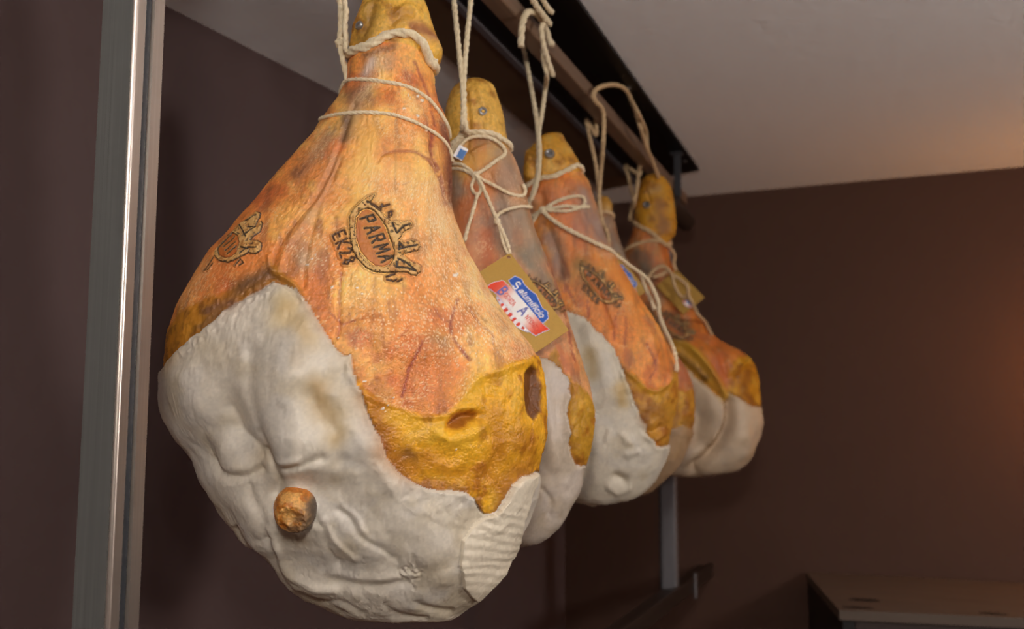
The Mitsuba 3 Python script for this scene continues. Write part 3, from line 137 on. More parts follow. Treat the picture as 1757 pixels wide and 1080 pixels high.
  'h5.stamp': {"outer":[[6.6,268.6],[3.8,264.7],[3.0,255.9],[3.4,246.6],[6.1,239.7],[12.5,231.1],[21.1,220.1],[30.1,210.5],[38.7,204.4],[47.6,199.6],[54.5,198.6],[62.0,201.4],[68.3,206.1],[74.6,209.6],[79.3,208.7],[82.2,210.4],[82.4,215.4],[78.5,220.4],[73.8,221.3],[69.1,221.0],[62.0,223.1],[61.4,225.2],[64.2,229.2],[67.7,232.4],[66.4,237.8],[62.2,241.3],[56.9,240.7],[53.8,236.0],[49.4,235.4],[48.7,239.7],[47.4,245.0],[49.0,249.6],[48.3,254.0],[44.1,256.5],[41.2,253.6],[36.3,251.5],[33.2,249.2],[29.0,250.6],[21.9,253.9],[15.3,256.4],[9.4,258.0],[8.6,263.6],[6.6,268.6]],"inner":[[11.3,253.2],[9.1,249.6],[10.6,242.0],[15.9,232.9],[24.5,221.8],[34.1,212.7],[43.9,207.1],[52.1,204.4],[57.2,206.1],[59.4,210.9],[57.5,218.1],[52.6,225.1],[43.6,233.3],[34.0,242.5],[25.0,248.4],[17.2,252.7],[11.3,253.2]],"dark":[[[17.9,258.4],[21.5,263.3]],[[20.0,255.9],[17.5,261.1]],[[29.5,252.0],[26.5,256.4],[27.2,258.6],[29.7,254.6]],[[55.5,226.7],[51.5,233.0],[57.2,230.1],[55.5,226.7]],[[57.5,229.6],[60.1,232.9],[62.6,236.2]],[[62.3,235.9],[63.3,236.9]],[[62.3,214.8],[65.3,210.5],[72.2,213.2],[78.4,213.7]],[[61.6,218.0],[68.6,217.1],[75.1,214.8],[78.7,213.8]],[[35.3,247.4],[44.0,240.7],[43.7,249.1],[45.9,252.7]],[[7.6,258.3],[11.4,258.5],[18.2,256.7]],[[65.5,198.6],[68.3,203.7]],[[67.3,196.0],[72.2,197.0],[72.8,199.6]],[[74.5,197.6],[75.7,200.1],[75.6,201.9]]],"letters":[[[13.9,241.3],[19.0,249.0]],[[19.0,249.0],[23.0,245.9],[22.3,243.5],[20.5,242.0],[16.4,245.1]],[[22.5,234.3],[30.3,240.1],[27.7,230.2]],[[25.7,236.6],[28.6,234.2]],[[31.2,227.4],[36.4,235.2]],[[36.4,235.2],[40.4,232.0],[39.6,229.6],[37.8,228.0],[33.8,231.3]],[[36.0,229.6],[36.0,223.6]],[[39.9,220.4],[45.6,227.8],[44.6,220.9],[50.3,224.1],[45.7,215.8]],[[48.5,213.6],[56.2,219.4],[53.5,209.5]],[[51.6,215.8],[54.5,213.4]]],"code":[[[11.4,215.4],[7.5,219.0],[10.9,227.2],[14.8,223.8]],[[9.2,223.0],[12.5,220.1]],[[15.0,212.2],[18.3,220.6]],[[22.2,217.1],[16.5,216.0],[19.2,208.5]],[[25.1,212.3],[27.7,212.2],[28.8,208.4],[22.4,205.6],[26.6,201.8]],[[33.4,201.4],[32.6,205.0],[35.0,205.6],[35.8,202.1],[33.4,201.4],[30.6,201.1],[31.7,197.2],[34.4,197.6],[33.4,201.4]]]},
 },
 'wraps': {
  'w1a': [[180.0,419.5],[148.1,415.0],[127.1,414.7],[112.7,418.2],[99.4,424.8],[90.2,427.9],[79.3,428.7],[69.5,427.8],[58.2,423.2],[44.9,414.3],[30.0,404.7]],
  'w1b': [[158.5,380.9],[139.5,379.4],[120.9,376.8],[103.8,374.0],[90.4,371.7],[76.4,369.8],[61.5,365.7],[45.7,358.6],[34.6,349.0],[20.4,338.1],[0.0,328.7]],
  'w1c': [[180.0,341.4],[143.5,335.3],[121.5,334.5],[105.8,334.5],[93.4,334.1],[84.7,333.2],[74.1,330.5],[62.1,326.6],[48.5,321.2],[30.9,314.0],[19.1,306.9],[11.3,298.1]],
  'w2a': [[163.2,362.0],[129.0,367.6],[106.7,382.4],[71.3,381.5],[45.4,376.9],[11.4,373.2]],
  'w3a': [[162.8,389.1],[117.5,402.7],[99.0,402.1],[74.6,411.1],[31.3,424.6],[0.0,424.5]],
  'w5a': [[180.0,477.8],[149.8,466.9],[101.3,447.3],[59.2,424.9],[25.7,415.7]],
  'w4a': [[149.1,412.8],[84.9,417.4],[0.0,412.0]],
 },
 'strings': {
  'h1a': [[-546.6,931.5,2133.1],[-549.3,930.1,2144.9],[-553.1,928.1,2162.6],[-555.6,926.8,2178.9],[-555.0,927.1,2198.4],[-555.4,926.9,2219.5],[-556.2,926.5,2237.6],[-532.0,957.0,2250.0],[-521.0,959.0,2340.0],[-522.0,960.0,2374.0],[-504.0,961.0,2391.0]],
  'h1b': [[-542.7,922.2,2164.2],[-544.9,921.1,2167.8],[-544.9,921.1,2179.6],[-546.1,920.5,2194.4],[-545.1,921.0,2209.4],[-544.8,921.1,2233.4],[-528.0,971.0,2250.0],[-519.0,972.0,2340.0],[-521.0,973.0,2372.0],[-503.0,974.0,2389.0]],
  'h2a': [[-518.9,1144.8,2103.8],[-511.7,1142.8,2116.6],[-500.4,1138.4,2130.7],[-490.0,1117.9,2133.3],[-490.2,1120.0,2160.5],[-493.8,1123.9,2192.8],[-502.9,1130.9,2250.9],[-514.3,1142.4,2312.6],[-519.9,1150.8,2341.4],[-519.0,1173.0,2346.0],[-521.0,1173.0,2374.0],[-503.0,1173.0,2388.0]],
  'h2b': [[-527.4,1149.4,2115.1],[-519.4,1143.9,2117.7],[-496.8,1138.6,2128.9],[-485.1,1117.8,2127.4],[-488.0,1118.8,2144.7],[-491.7,1124.8,2192.9],[-492.5,1135.3,2251.1],[-493.8,1151.0,2313.0],[-496.5,1160.8,2341.8],[-518.0,1189.0,2346.0],[-520.0,1189.0,2374.0],[-502.0,1189.0,2388.0]],
  'h2bow': [[-530.0,1153.7,2095.4],[-514.7,1142.1,2092.3],[-499.7,1138.6,2088.6],[-488.7,1139.5,2080.3],[-481.6,1138.1,2073.1],[-476.3,1142.4,2077.6],[-467.7,1146.1,2083.9],[-457.1,1154.1,2095.0],[-452.0,1161.1,2101.0],[-450.4,1164.3,2107.1],[-454.3,1161.4,2116.0],[-466.4,1152.4,2123.9],[-480.6,1145.1,2125.5],[-493.6,1140.9,2122.5],[-502.9,1139.5,2113.7],[-514.4,1143.0,2103.0]],
  'h2bow2': [[-516.3,1143.5,2086.3],[-499.7,1138.6,2082.5],[-488.7,1139.5,2076.5],[-481.6,1138.1,2073.1],[-474.4,1142.1,2068.3],[-460.9,1147.8,2060.9],[-444.1,1158.6,2051.2],[-433.6,1171.6,2049.4],[-430.3,1179.3,2052.4],[-430.2,1184.3,2059.0],[-432.7,1182.0,2067.3]],
  'h2loop': [[-480.8,1138.4,2073.1],[-484.2,1139.1,2066.1],[-486.4,1138.2,2058.6],[-483.7,1138.2,2051.6],[-478.3,1139.3,2047.5],[-475.4,1140.5,2050.6],[-475.2,1141.8,2058.4],[-478.4,1141.5,2067.7],[-480.1,1138.7,2073.1]],
  'h2tail': [[-477.7,1137.4,2049.2],[-481.0,1138.2,2037.0],[-485.4,1135.2,2017.9],[-488.6,1131.6,2002.7],[-491.1,1128.3,1986.7]],
  'h2tag': [[-479.1,1138.0,2072.4],[-473.4,1139.2,2061.7],[-465.3,1140.4,2043.1],[-456.9,1142.8,2021.9],[-453.3,1144.4,2012.2],[-447.3,1145.9,1999.8],[-440.9,1146.4,1984.6],[-436.8,1145.9,1969.4]],
  'h2tag2': [[-453.1,1142.4,2013.8],[-453.1,1145.6,2020.3],[-447.3,1150.4,2026.1],[-438.9,1157.7,2030.8],[-429.9,1169.0,2034.7],[-423.4,1188.7,2037.5]],
  'h2tag3': [[-452.3,1142.7,2011.6],[-449.9,1145.8,1999.6],[-446.1,1144.1,1985.7],[-442.2,1144.6,1975.1],[-438.7,1146.1,1968.4]],
  'h3a': [[-532.2,1475.4,2110.0],[-519.7,1465.7,2128.3],[-510.2,1459.9,2153.1],[-505.6,1453.2,2192.6],[-510.5,1462.1,2235.8],[-521.6,1474.3,2285.4],[-536.4,1490.4,2341.0],[-547.0,1502.7,2378.0],[-549.9,1496.5,2392.2]],
  'h3b': [[-526.1,1470.4,2116.1],[-514.7,1463.8,2133.3],[-507.8,1459.5,2154.8],[-502.9,1451.0,2188.0],[-506.3,1458.3,2223.7],[-505.7,1474.2,2265.9],[-502.7,1480.5,2304.6],[-474.0,1401.8,2295.3],[-474.0,1390.8,2308.2],[-474.0,1385.5,2322.9],[-474.0,1388.4,2339.7]],
  'h3hook': [[-474.0,1287.6,2297.5],[-474.0,1289.2,2316.1],[-474.0,1295.0,2336.6],[-474.0,1317.2,2360.7],[-474.0,1355.6,2373.6],[-474.0,1387.5,2370.6],[-474.0,1408.0,2361.9],[-474.0,1420.5,2352.7],[-474.0,1429.1,2354.5]],
  'h3end': [[-466.0,1362.5,2359.5],[-466.0,1354.4,2349.5],[-466.0,1363.7,2327.5],[-466.0,1381.3,2312.2],[-466.0,1402.6,2297.9],[-466.0,1409.3,2296.3]],
  'h3top': [[-462.0,1291.4,2374.8],[-462.0,1313.7,2371.1],[-462.0,1344.6,2367.9],[-462.0,1376.8,2366.7],[-462.0,1383.3,2367.1]],
  'h3top2': [[-455.0,1316.8,2387.2],[-455.0,1336.2,2380.7],[-455.0,1364.3,2378.9],[-455.0,1372.6,2380.9]],
  'h3bow': [[-537.0,1479.7,2082.2],[-523.4,1469.2,2088.9],[-502.4,1461.2,2097.3],[-478.2,1465.3,2110.9],[-452.5,1477.3,2119.2],[-441.0,1487.0,2116.8],[-442.6,1484.1,2103.9],[-462.0,1470.7,2095.0],[-485.1,1464.2,2095.4],[-502.4,1461.2,2097.3],[-519.4,1467.0,2082.6],[-527.1,1468.1,2064.6]],
  'h3bow2': [[-535.7,1479.0,2087.6],[-517.2,1466.5,2092.6],[-501.5,1461.5,2096.4],[-468.3,1468.6,2102.4],[-444.8,1481.0,2101.5],[-433.9,1492.9,2104.2]],
  'h3line': [[-501.5,1461.5,2095.5],[-489.7,1461.7,2083.4],[-467.7,1465.6,2067.7],[-436.8,1478.2,2050.6],[-416.2,1493.4,2040.1],[-405.7,1506.6,2035.3],[-403.0,1532.4,2030.6],[-398.5,1551.8,2026.9],[-392.2,1580.2,2020.4],[-383.9,1614.6,2013.4],[-373.6,1633.8,2002.8],[-366.6,1641.3,1986.6],[-359.5,1643.7,1966.7],[-358.0,1644.2,1945.9],[-345.9,1627.1,1919.2],[-331.9,1600.2,1898.0],[-320.9,1577.5,1879.7],[-315.9,1569.7,1862.3],[-309.8,1542.8,1844.2]],
  'h3line2': [[-383.2,1620.1,2012.2],[-382.3,1636.2,1999.6],[-377.3,1648.3,1981.1],[-372.4,1660.5,1963.3],[-368.7,1661.7,1955.3]],
  'h4a': [[-497.0,1797.5,2140.2],[-501.4,1801.5,2161.6],[-506.0,1810.6,2187.8],[-511.0,1817.6,2230.0],[-519.3,1827.7,2273.8],[-533.6,1834.2,2334.5],[-539.5,1843.0,2363.8],[-521.0,1843.0,2330.0],[-521.0,1847.0,2374.0],[-503.0,1847.0,2388.0]],
  'h4b': [[-495.7,1796.8,2136.6],[-501.9,1799.3,2161.2],[-504.2,1800.8,2198.0],[-495.1,1782.5,2243.9],[-474.0,1724.4,2281.1],[-474.0,1730.3,2328.2],[-474.0,1710.9,2339.9],[-474.0,1672.3,2338.7],[-474.0,1661.2,2345.9],[-474.0,1676.8,2360.8],[-474.0,1728.6,2385.6],[-474.0,1818.1,2417.8],[-474.0,1896.4,2434.2],[-474.0,1949.3,2426.7],[-448.2,1909.3,2361.3],[-461.1,2009.5,2350.4],[-469.3,2110.9,2342.2],[-471.2,2182.9,2321.7]],
  'h4c': [[-474.0,1939.4,2426.1],[-434.9,1830.0,2365.5],[-447.1,1930.4,2371.0],[-462.8,2029.7,2381.7],[-466.4,2049.5,2364.5],[-468.7,2069.6,2354.8]],
  'h4d': [[-499.1,1805.3,2143.2],[-491.7,1805.2,2130.3],[-488.0,1804.1,2114.1],[-486.7,1801.1,2090.8]],
  'h5a': [[-541.6,2196.6,2229.2],[-538.7,2197.2,2253.7],[-520.7,2155.1,2264.3],[-530.3,2168.3,2291.0],[-542.3,2186.2,2333.1],[-552.1,2204.5,2362.0],[-521.0,2209.0,2340.0],[-521.0,2209.0,2374.0],[-503.0,2209.0,2388.0]],
  'h5b': [[-542.2,2196.4,2232.1],[-537.9,2197.4,2259.4],[-517.9,2155.7,2279.0],[-514.3,2171.9,2333.8],[-512.3,2182.5,2366.3],[-515.8,2181.8,2389.8],[-524.8,2179.8,2395.6]],
  'h5w2': [[-558.2,2183.8,2156.1],[-538.7,2162.0,2160.9],[-511.5,2157.4,2169.3],[-488.7,2161.3,2173.2],[-471.9,2168.4,2172.8],[-462.2,2176.5,2170.4]],
  'h5w3': [[-454.1,2193.6,2164.8],[-451.1,2216.4,2159.2],[-444.4,2217.9,2146.6],[-441.3,2187.9,2123.7],[-436.6,2188.9,2105.0]],
  'h5bow': [[-485.5,2111.6,2078.2],[-476.7,2113.6,2090.8],[-467.9,2115.5,2100.9],[-455.5,2118.2,2107.0],[-443.3,2120.9,2102.9],[-432.6,2123.2,2087.2],[-429.2,2124.0,2070.5],[-422.3,2125.5,2051.2],[-412.8,2127.6,2039.5],[-403.1,2129.7,2039.3],[-399.2,2130.6,2049.4],[-403.7,2129.6,2066.1],[-416.9,2126.7,2077.9],[-430.2,2123.8,2087.2]],
  'h5bow2': [[-474.2,2119.2,2083.8],[-456.9,2123.0,2088.5],[-443.2,2126.0,2097.2],[-439.5,2126.9,2102.3]],
  'h5tail': [[-399.6,2125.4,2043.7],[-391.7,2122.0,2027.7],[-383.9,2118.6,2011.8],[-375.0,2115.4,1994.7],[-377.0,2208.2,1989.1],[-368.4,2197.4,1973.8],[-360.2,2189.0,1960.0]],
 },
 'points': {
  'tag1': [[-436.8,1145.7,1971.3],[-366.5,1164.6,1873.3],[-418.3,1118.8,1816.0],[-489.2,1099.6,1928.7]],
  'hole1': [[-437.4,1143.2,1965.8]],
  'label1': [[-486.5,1186.7,1935.3],[-411.9,1218.3,1875.4]],
  'tag2': [[-467.6,1799.8,2083.7],[-415.9,1807.7,2009.0],[-459.9,1785.4,1959.2],[-508.0,1776.4,2042.5]],
  'tag3': [[-434.3,2184.1,2108.1],[-373.7,2185.1,2042.3],[-394.6,2160.0,1987.6],[-458.3,2156.3,2049.3]],
  'stud1': [[-528.1,921.5,2192.5]],
  'stud2': [[-477.5,1153.0,2160.0]],
  'stud3': [[-493.8,1473.2,2190.1]],
  'stud5': [[-495.7,2168.1,2257.1]],
  'seal': [[-500.2,1135.5,2102.9]],
  'knob1': [[-544.5,844.8,1675.7]],
 },
 'tag': {
  'long': 0.1221,
  'hole': [4.24,5.09],
  'blue': [[29.2,24.31],[28.93,14.31],[36.8,9.98],[42.59,11.32],[52.29,10.5],[62.64,7.07],[72.32,9.38],[81.29,11.17],[88.01,8.6],[95.37,12.8],[96.88,22.82],[80.4,25.0],[55.34,26.3]],
  'banner': [[21.5,54.15],[20.81,48.59],[21.26,42.33],[25.35,31.14],[38.95,28.15],[59.82,25.62],[79.73,24.48],[97.32,23.68],[107.64,21.38],[105.6,30.14],[104.53,40.13],[95.68,43.01],[69.96,45.71],[48.59,47.74],[34.27,48.08],[26.68,50.47]],
  'shield': [[38.78,50.47],[70.74,45.28],[96.34,43.52],[93.01,47.08],[85.26,51.32],[71.44,58.01],[61.35,57.43],[48.41,52.68]],
  'bars': [[[41.13,50.73],[41.67,49.11],[44.58,49.28],[44.16,51.49]],[[48.29,52.09],[48.7,48.34],[51.81,48.97],[52.1,53.96]],[[56.45,55.74],[55.84,48.17],[60.1,48.57],[60.35,56.67]],[[65.13,59.29],[63.74,47.58],[67.75,47.58],[69.01,58.69]],[[72.21,56.07],[71.41,47.33],[74.74,46.82],[75.42,54.97]],[[79.85,52.76],[78.96,46.48],[82.86,46.62],[83.27,51.32]],[[87.26,49.8],[86.27,45.98],[90.14,45.38],[90.36,48.1]]],
  'salt0': [22.97,43.62],
  'salt1': [105.27,29.89],
  'words': [["S",[38.15,27.03],[44.67,24.3],[33.66,16.48],True,"print_white",0.25],["alumificio",[45.97,23.23],[90.17,21.42],[45.16,15.25],True,"print_white",0.06],["B",[32.91,47.05],[40.18,45.94],[30.08,33.02],True,"print_navy",0.3],["ODRIA",[41.04,43.04],[59.48,41.77],[40.18,36.19],True,"print_red",0],["A",[66.83,41.27],[75.84,38.98],[63.34,28.74],True,"print_navy",0.3],["NTONIO",[79.06,38.18],[100.8,36.71],[78.29,31.34],True,"print_red",0]],
 },
}


# ------------------------------------------------------------------ the room
def struct(name, mesh, bsdf, label, smooth=False):
    scene[name] = ply(mesh, bsdf, smooth)
    labels[name] = {'label': label, 'category': name.split('_')[0], 'kind': 'structure'}


def part(key, mesh, bsdf, label=None, smooth=False):
    scene[key] = ply(mesh, bsdf, smooth)
    if label:
        labels[key] = {'label': label}


def thing(key, label, category, group=None):
    labels[key] = {'label': label, 'category': category, **({'group': group} if group else {})}


def prism(poly, z0, z1):
    m = trimesh.creation.extrude_polygon(Polygon(poly), z1 - z0, engine='earcut')
    m.apply_translation([0, 0, z0])
    return m


def rounded(lo, hi, r=0.002, seg=3):
    """A box with rounded edges, as the hull of eight small spheres."""
    lo, hi = np.array(lo, float), np.array(hi, float)
    s = trimesh.creation.icosphere(1, r).vertices
    return trimesh.convex.convex_hull(np.vstack([s + np.where(np.array(k), hi - r, lo + r) for k in np.ndindex(2, 2, 2)]))


CEIL = 2.45
LW = lambda y: -1.093 + (y - 1.303) * 0.0929          # the left wall's face
BW = lambda x: 2.9262 - (x + 0.534) * 0.0258          # the back wall's face
corner = (-0.9405, BW(-0.9405))
struct('wall_left', prism([(LW(-2.7), -2.7), corner, (corner[0] - 0.1, corner[1] + 0.1), (LW(-2.7) - 0.1, -2.7)], 0, CEIL), 'wall_paint', 'dark brown painted wall behind the row of hams')
struct('wall_back', prism([corner, (2.3, BW(2.3)), (2.3, BW(2.3) + 0.1), (corner[0] - 0.1, corner[1] + 0.1)], 0, CEIL), 'back_paint', 'dark brown painted end wall with a warm glow at its right')
struct('wall_right', prism([(2.3, -2.7), (2.4, -2.7), (2.4, 2.95), (2.3, 2.95)], 0, CEIL), 'back_paint', 'brown wall on the far right outside the picture')
struct('wall_rear', prism([(-1.6, -2.8), (2.4, -2.8), (2.4, -2.7), (-1.6, -2.7)], 0, CEIL), 'wall_paint', 'brown wall behind the viewer')
struct('ceiling', prism([(-1.7, -2.8), (2.4, -2.8), (2.4, 3.05), (-1.7, 3.05)], CEIL, CEIL + 0.08), 'ceiling_paint', 'pale grey plaster ceiling')
struct('floor', prism([(-1.7, -2.8), (2.4, -2.8), (2.4, 3.05), (-1.7, 3.05)], -0.08, 0.0), 'floor_tile', 'brown floor far below the hams')

# black panel on the ceiling, with a brown board and a bright edge trim towards the wall
thing('ceiling_panel', 'black flat panel fixed to the ceiling above the hanging rail', 'panel')
part('ceiling_panel__board', prism([(-0.438, -0.3), (-0.4528, 2.608), (-0.634, 2.675), (-0.616, -0.3)], 2.442, CEIL), 'black_board')
part('ceiling_panel__side_board', prism([(-0.628, -0.3), (-0.646, 2.680), (-0.752, 2.725), (-0.735, -0.3)], 2.440, CEIL), 'brown_board', 'dark brown board beside the wall')
part('ceiling_panel__edge_trim', prism([(-0.616, -0.3), (-0.634, 2.675), (-0.646, 2.680), (-0.628, -0.3)], 2.436, CEIL), 'pale_trim', 'thin pale shiny edge strip')
screw = trimesh.creation.icosphere(2, 0.005)
screw.apply_transform(np.diag([1, 1, 0.4, 1]))
for i, (x, y) in enumerate([(-0.470, 1.91), (-0.470, 1.1), (-0.470, 2.5)]):
    m = screw.copy()
    m.apply_translation([x, y, 2.4415])
    part('ceiling_panel__screw' + (f'_{i:03d}' if i else ''), m, 'stud_look', None, True)

# the frame that carries the hams
thing('hanging_rail', 'brown wooden bar that the hams hang from, below the black ceiling panel', 'rail')
part('hanging_rail__bar', rounded([-0.515, 0.05, 2.35], [-0.485, 2.60, 2.378], 0.003), 'rail_wood', None, 35)
cap = trimesh.creation.capsule(0.22, 0.024, count=[20, 20])
cap.apply_transform(trimesh.transformations.rotation_matrix(-math.pi / 2, [1, 0, 0]))
cap.apply_translation([-0.5, 2.545, 2.315])
part('hanging_rail__end_grip', cap, 'rail_dark', 'dark rounded end of the bar', True)
thing('rail_bracket', 'grey metal strap holding the far end of the bar to the ceiling panel', 'bracket')
part('rail_bracket__strap', rounded([-0.482, 2.41, 2.33], [-0.464, 2.414, 2.4405], 0.0015), 'dark_steel', None, 35)
part('rail_bracket__plate', rounded([-0.490, 2.40, 2.436], [-0.460, 2.43, 2.4415], 0.002), 'dark_steel', None, 35)
strap = rounded([-0.4835, 2.455, 2.30], [-0.4805, 2.485, 2.355], 0.001)
part('rail_bracket__clip', strap, 'gasket', None, 35)

thing('metal_post', 'tall grooved aluminium post standing left of the nearest ham', 'post')
X1, Y0, SZ, R = -0.550, 0.605, 0.034, 0.0035
arc = [(X1 - R + R * math.cos(t), Y0 + R + R * math.sin(t)) for t in np.linspace(-math.pi / 2 + 0.25, -0.05, 8)]
side = [(X1, Y0 + 0.0115), (X1 - 0.007, Y0 + 0.0125), (X1 - 0.007, Y0 + 0.0205), (X1, Y0 + 0.0215), (X1, Y0 + SZ - 0.001), (X1 - 0.001, Y0 + SZ), (X1 - SZ + 0.002, Y0 + SZ), (X1 - SZ + 0.002, Y0 + 0.0012), (X1 - R - 0.001, Y0 + 0.0012)]
part('metal_post__profile', prism(arc + side, 1.05, CEIL), 'bright_metal', 'bright aluminium profile with a rounded corner', 35)
part('metal_post__painted_dim_strip', prism([(X1 - SZ, Y0), (X1 - R - 0.0002, Y0), (X1 - R - 0.0002, Y0 + 0.0013), (X1 - SZ + 0.001, Y0 + 0.003), (X1 - SZ, Y0 + 0.003)], 1.05, CEIL), 'painted_dim_metal', 'brushed face with its dim reflection painted in dark grey')  # same post metal; the darker reflection on this face is put into its colour
part('metal_post__groove_seal', prism([(X1 - 0.0068, Y0 + 0.0124), (X1 - 0.0025, Y0 + 0.0130), (X1 - 0.0025, Y0 + 0.0200), (X1 - 0.0068, Y0 + 0.0206)], 1.05, CEIL), 'gasket', 'dark seal in the groove')
thing('metal_post_001', 'grey metal post standing on the low rail beneath the farthest ham', 'post')
part('metal_post_001__tube', rounded([-0.5325, 2.42, 1.372], [-0.496, 2.45, 2.349], 0.004), 'post_grey', None, 35)
part('metal_post_001__back_edge', rounded([-0.5365, 2.422, 1.372], [-0.5327, 2.448, 2.345], 0.001), 'gasket', 'dark edge', 35)
thing('base_rail', 'dark brown low rail running along the foot of the frame', 'rail')
part('base_rail__bar', rounded([-0.535, 0.3, 1.34], [-0.490, 2.90, 1.372], 0.004), 'rail_dark', None, 35)
part('base_rail__lip', rounded([-0.500, 0.3, 1.366], [-0.486, 2.885, 1.380], 0.002), 'rail_dark', None, 35)
part('base_rail__hook', rounded([-0.4885, 2.60, 1.325], [-0.4825, 2.615, 1.388], 0.002), 'post_grey', 'small pale clip', 35)

thing('cabinet', 'dark cabinet with a brown top against the end wall, low on the right', 'cabinet')
a, b = np.array([-0.237, 2.900]), np.array([-0.122, 2.315])
front = np.array([1.2, 2.315 + 0.07 * 1.322 / 0.365 * 0.55])
fd = (front - b) / np.linalg.norm(front - b)
part('cabinet__top', prism([a, b, front, (1.2, 2.865)], 1.345, 1.366), 'cabinet_top', 'dull brown top board')
inn = np.array([0.012, 0.012])
part('cabinet__side', prism([a + [0.004, 0], b + [0.006, 0.012], b + [0.03, 0.014], a + [0.03, 0]], 0.4, 1.3448), 'cabinet_dark', 'black side panel')
part('cabinet__front_band', prism([b + [0.032, 0.014], front + [0, 0.012], front + [0, 0.04], b + [0.032, 0.044]], 1.300, 1.3446), 'cabinet_band', 'dark red brown band under the top')
part('cabinet__door', prism([b + [0.05, 0.03], front + [0, 0.028], front + [0, 0.05], b + [0.05, 0.052]], 0.42, 1.2990), 'cabinet_glass', 'black glossy door')
dd = trimesh.creation.icosphere(2, 1.0)
for i, (x, y, sx, sy) in enumerate([(-0.075, 2.47, 0.035, 0.02), (-0.085, 2.36, 0.035, 0.012), (0.185, 2.385, 0.03, 0.012)]):
    m = dd.copy()
    m.apply_transform(np.diag([sx, sy, 0.0012, 1]))
    m.apply_translation([x, y, 1.3662])
    part('cabinet__smudge' + (f'_{i:03d}' if i else ''), m, 'cabinet_dark', 'dark flat smudge', True)


# ------------------------------------------------------------------ the hams
class Ham:
    """A hanging ham in its own frame: u to its right, v up, w out of its front. Sections are superellipses between a left and a right outline."""

    def __init__(self, name, origin, front, rows, ratio, back, power=2.2, tilt=0.0, seed=0):
        self.name, self.o, self.seed = name, np.array(origin, float), seed
        self.W = np.array([front[0], front[1], 0.0]) / np.hypot(front[0], front[1])
        self.U, self.V = np.cross([0, 0, 1.0], self.W), np.array([0, 0, 1.0])
        r = np.array(rows, float) / 1000
        r = r[np.argsort(r[:, 0])]
        self.v0, self.v1 = r[0, 0], r[-1, 0]
        self.mid, self.h2 = PchipInterpolator(r[:, 0], (r[:, 1] + r[:, 2]) / 2), PchipInterpolator(r[:, 0], ((r[:, 2] - r[:, 1]) / 2) ** 2)
        t = (r[:, 0] - self.v0) / (self.v1 - self.v0)
        k = np.array(ratio, float)
        self.ratio, self.back = PchipInterpolator(k[:, 0], k[:, 1]), back
        self.p, self.tilt = power, tilt

    def half(self, v):
        return np.sqrt(np.maximum(self.h2(np.clip(v, self.v0, self.v1)), 1e-10))

    def deep(self, v):
        return self.half(v) * self.ratio(np.clip((self.v1 - v) / (self.v1 - self.v0), 0, 1))

    def lean(self, v):
        return self.tilt * (self.v1 - v)

    def base(self, theta, v):
        """Local points: theta 0 at the right outline, pi/2 in front, pi at the left, beyond it the back."""
        c, s = np.cos(theta), np.sin(theta)
        e = 2 / self.p
        u = self.mid(v) + self.half(v) * np.sign(c) * np.abs(c) ** e
        w = self.deep(v) * np.sign(s) * np.abs(s) ** e * np.where(s < 0, self.back, 1.0) + self.lean(v)
        return np.stack([u, v + 0 * u, w], -1)

    def theta(self, u, v):
        c = np.clip((u - self.mid(v)) / self.half(v), -1, 1)
        return np.arccos(np.sign(c) * np.abs(c) ** (self.p / 2))

    def world(self, q):
        q = np.asarray(q, float)
        return self.o + q[..., :1] * self.U + q[..., 1:2] * self.V + q[..., 2:3] * self.W

    def local(self, x):
        d = np.asarray(x, float) - self.o
        return np.stack([d @ self.U, d @ self.V, d @ self.W], -1)

    def normal(self, theta, v):
        e = 1e-3
        a = self.base(theta + e, v) - self.base(theta - e, v)
        vv = np.clip(v, self.v0 + 2e-4, self.v1 - 2e-4)
        b = self.base(theta, vv + 1e-4) - self.base(theta, vv - 1e-4)
        n = np.cross(b, a)
        n /= np.maximum(np.linalg.norm(n, axis=-1, keepdims=True), 1e-12)
        out = np.stack([n[..., 0] * 0 + np.cos(theta), n[..., 1] * 0, np.sin(theta)], -1)
        return np.where((n * out).sum(-1, keepdims=True) < 0, -n, n)

def smooth_line(pts, step):
    """Catmull-Rom curve through the points (any dimension), resampled."""
    p = np.asarray(pts, float)
    if len(p) < 3:
        n = max(2, int(np.linalg.norm(p[-1] - p[0]) / step) + 1)
        return p[0] + (p[-1] - p[0]) * np.linspace(0, 1, n)[:, None]
    d = np.maximum(np.linalg.norm(np.diff(p, axis=0), axis=1), 1e-6) ** 0.5
    t = np.concatenate([[0], np.cumsum(d)])
    q = np.vstack([2 * p[0] - p[1], p, 2 * p[-1] - p[-2]])
    tt = np.concatenate([[-d[0]], t, [t[-1] + d[-1]]])
    out = []
    for i in range(1, len(q) - 2):
        n = max(2, int(np.ceil(np.linalg.norm(q[i + 1] - q[i]) / step)))
        s = np.linspace(tt[i], tt[i + 1], n, endpoint=i == len(q) - 3)[:, None]
        m1 = (q[i + 1] - q[i - 1]) / (tt[i + 1] - tt[i - 1])
        m2 = (q[i + 2] - q[i]) / (tt[i + 2] - tt[i])
        h = tt[i + 1] - tt[i]
        x = (s - tt[i]) / h
        out.append((2 * x**3 - 3 * x**2 + 1) * q[i] + (x**3 - 2 * x**2 + x) * h * m1 + (3 * x**2 - 2 * x**3) * q[i + 1] + (x**3 - x**2) * h * m2)
    return np.vstack(out)


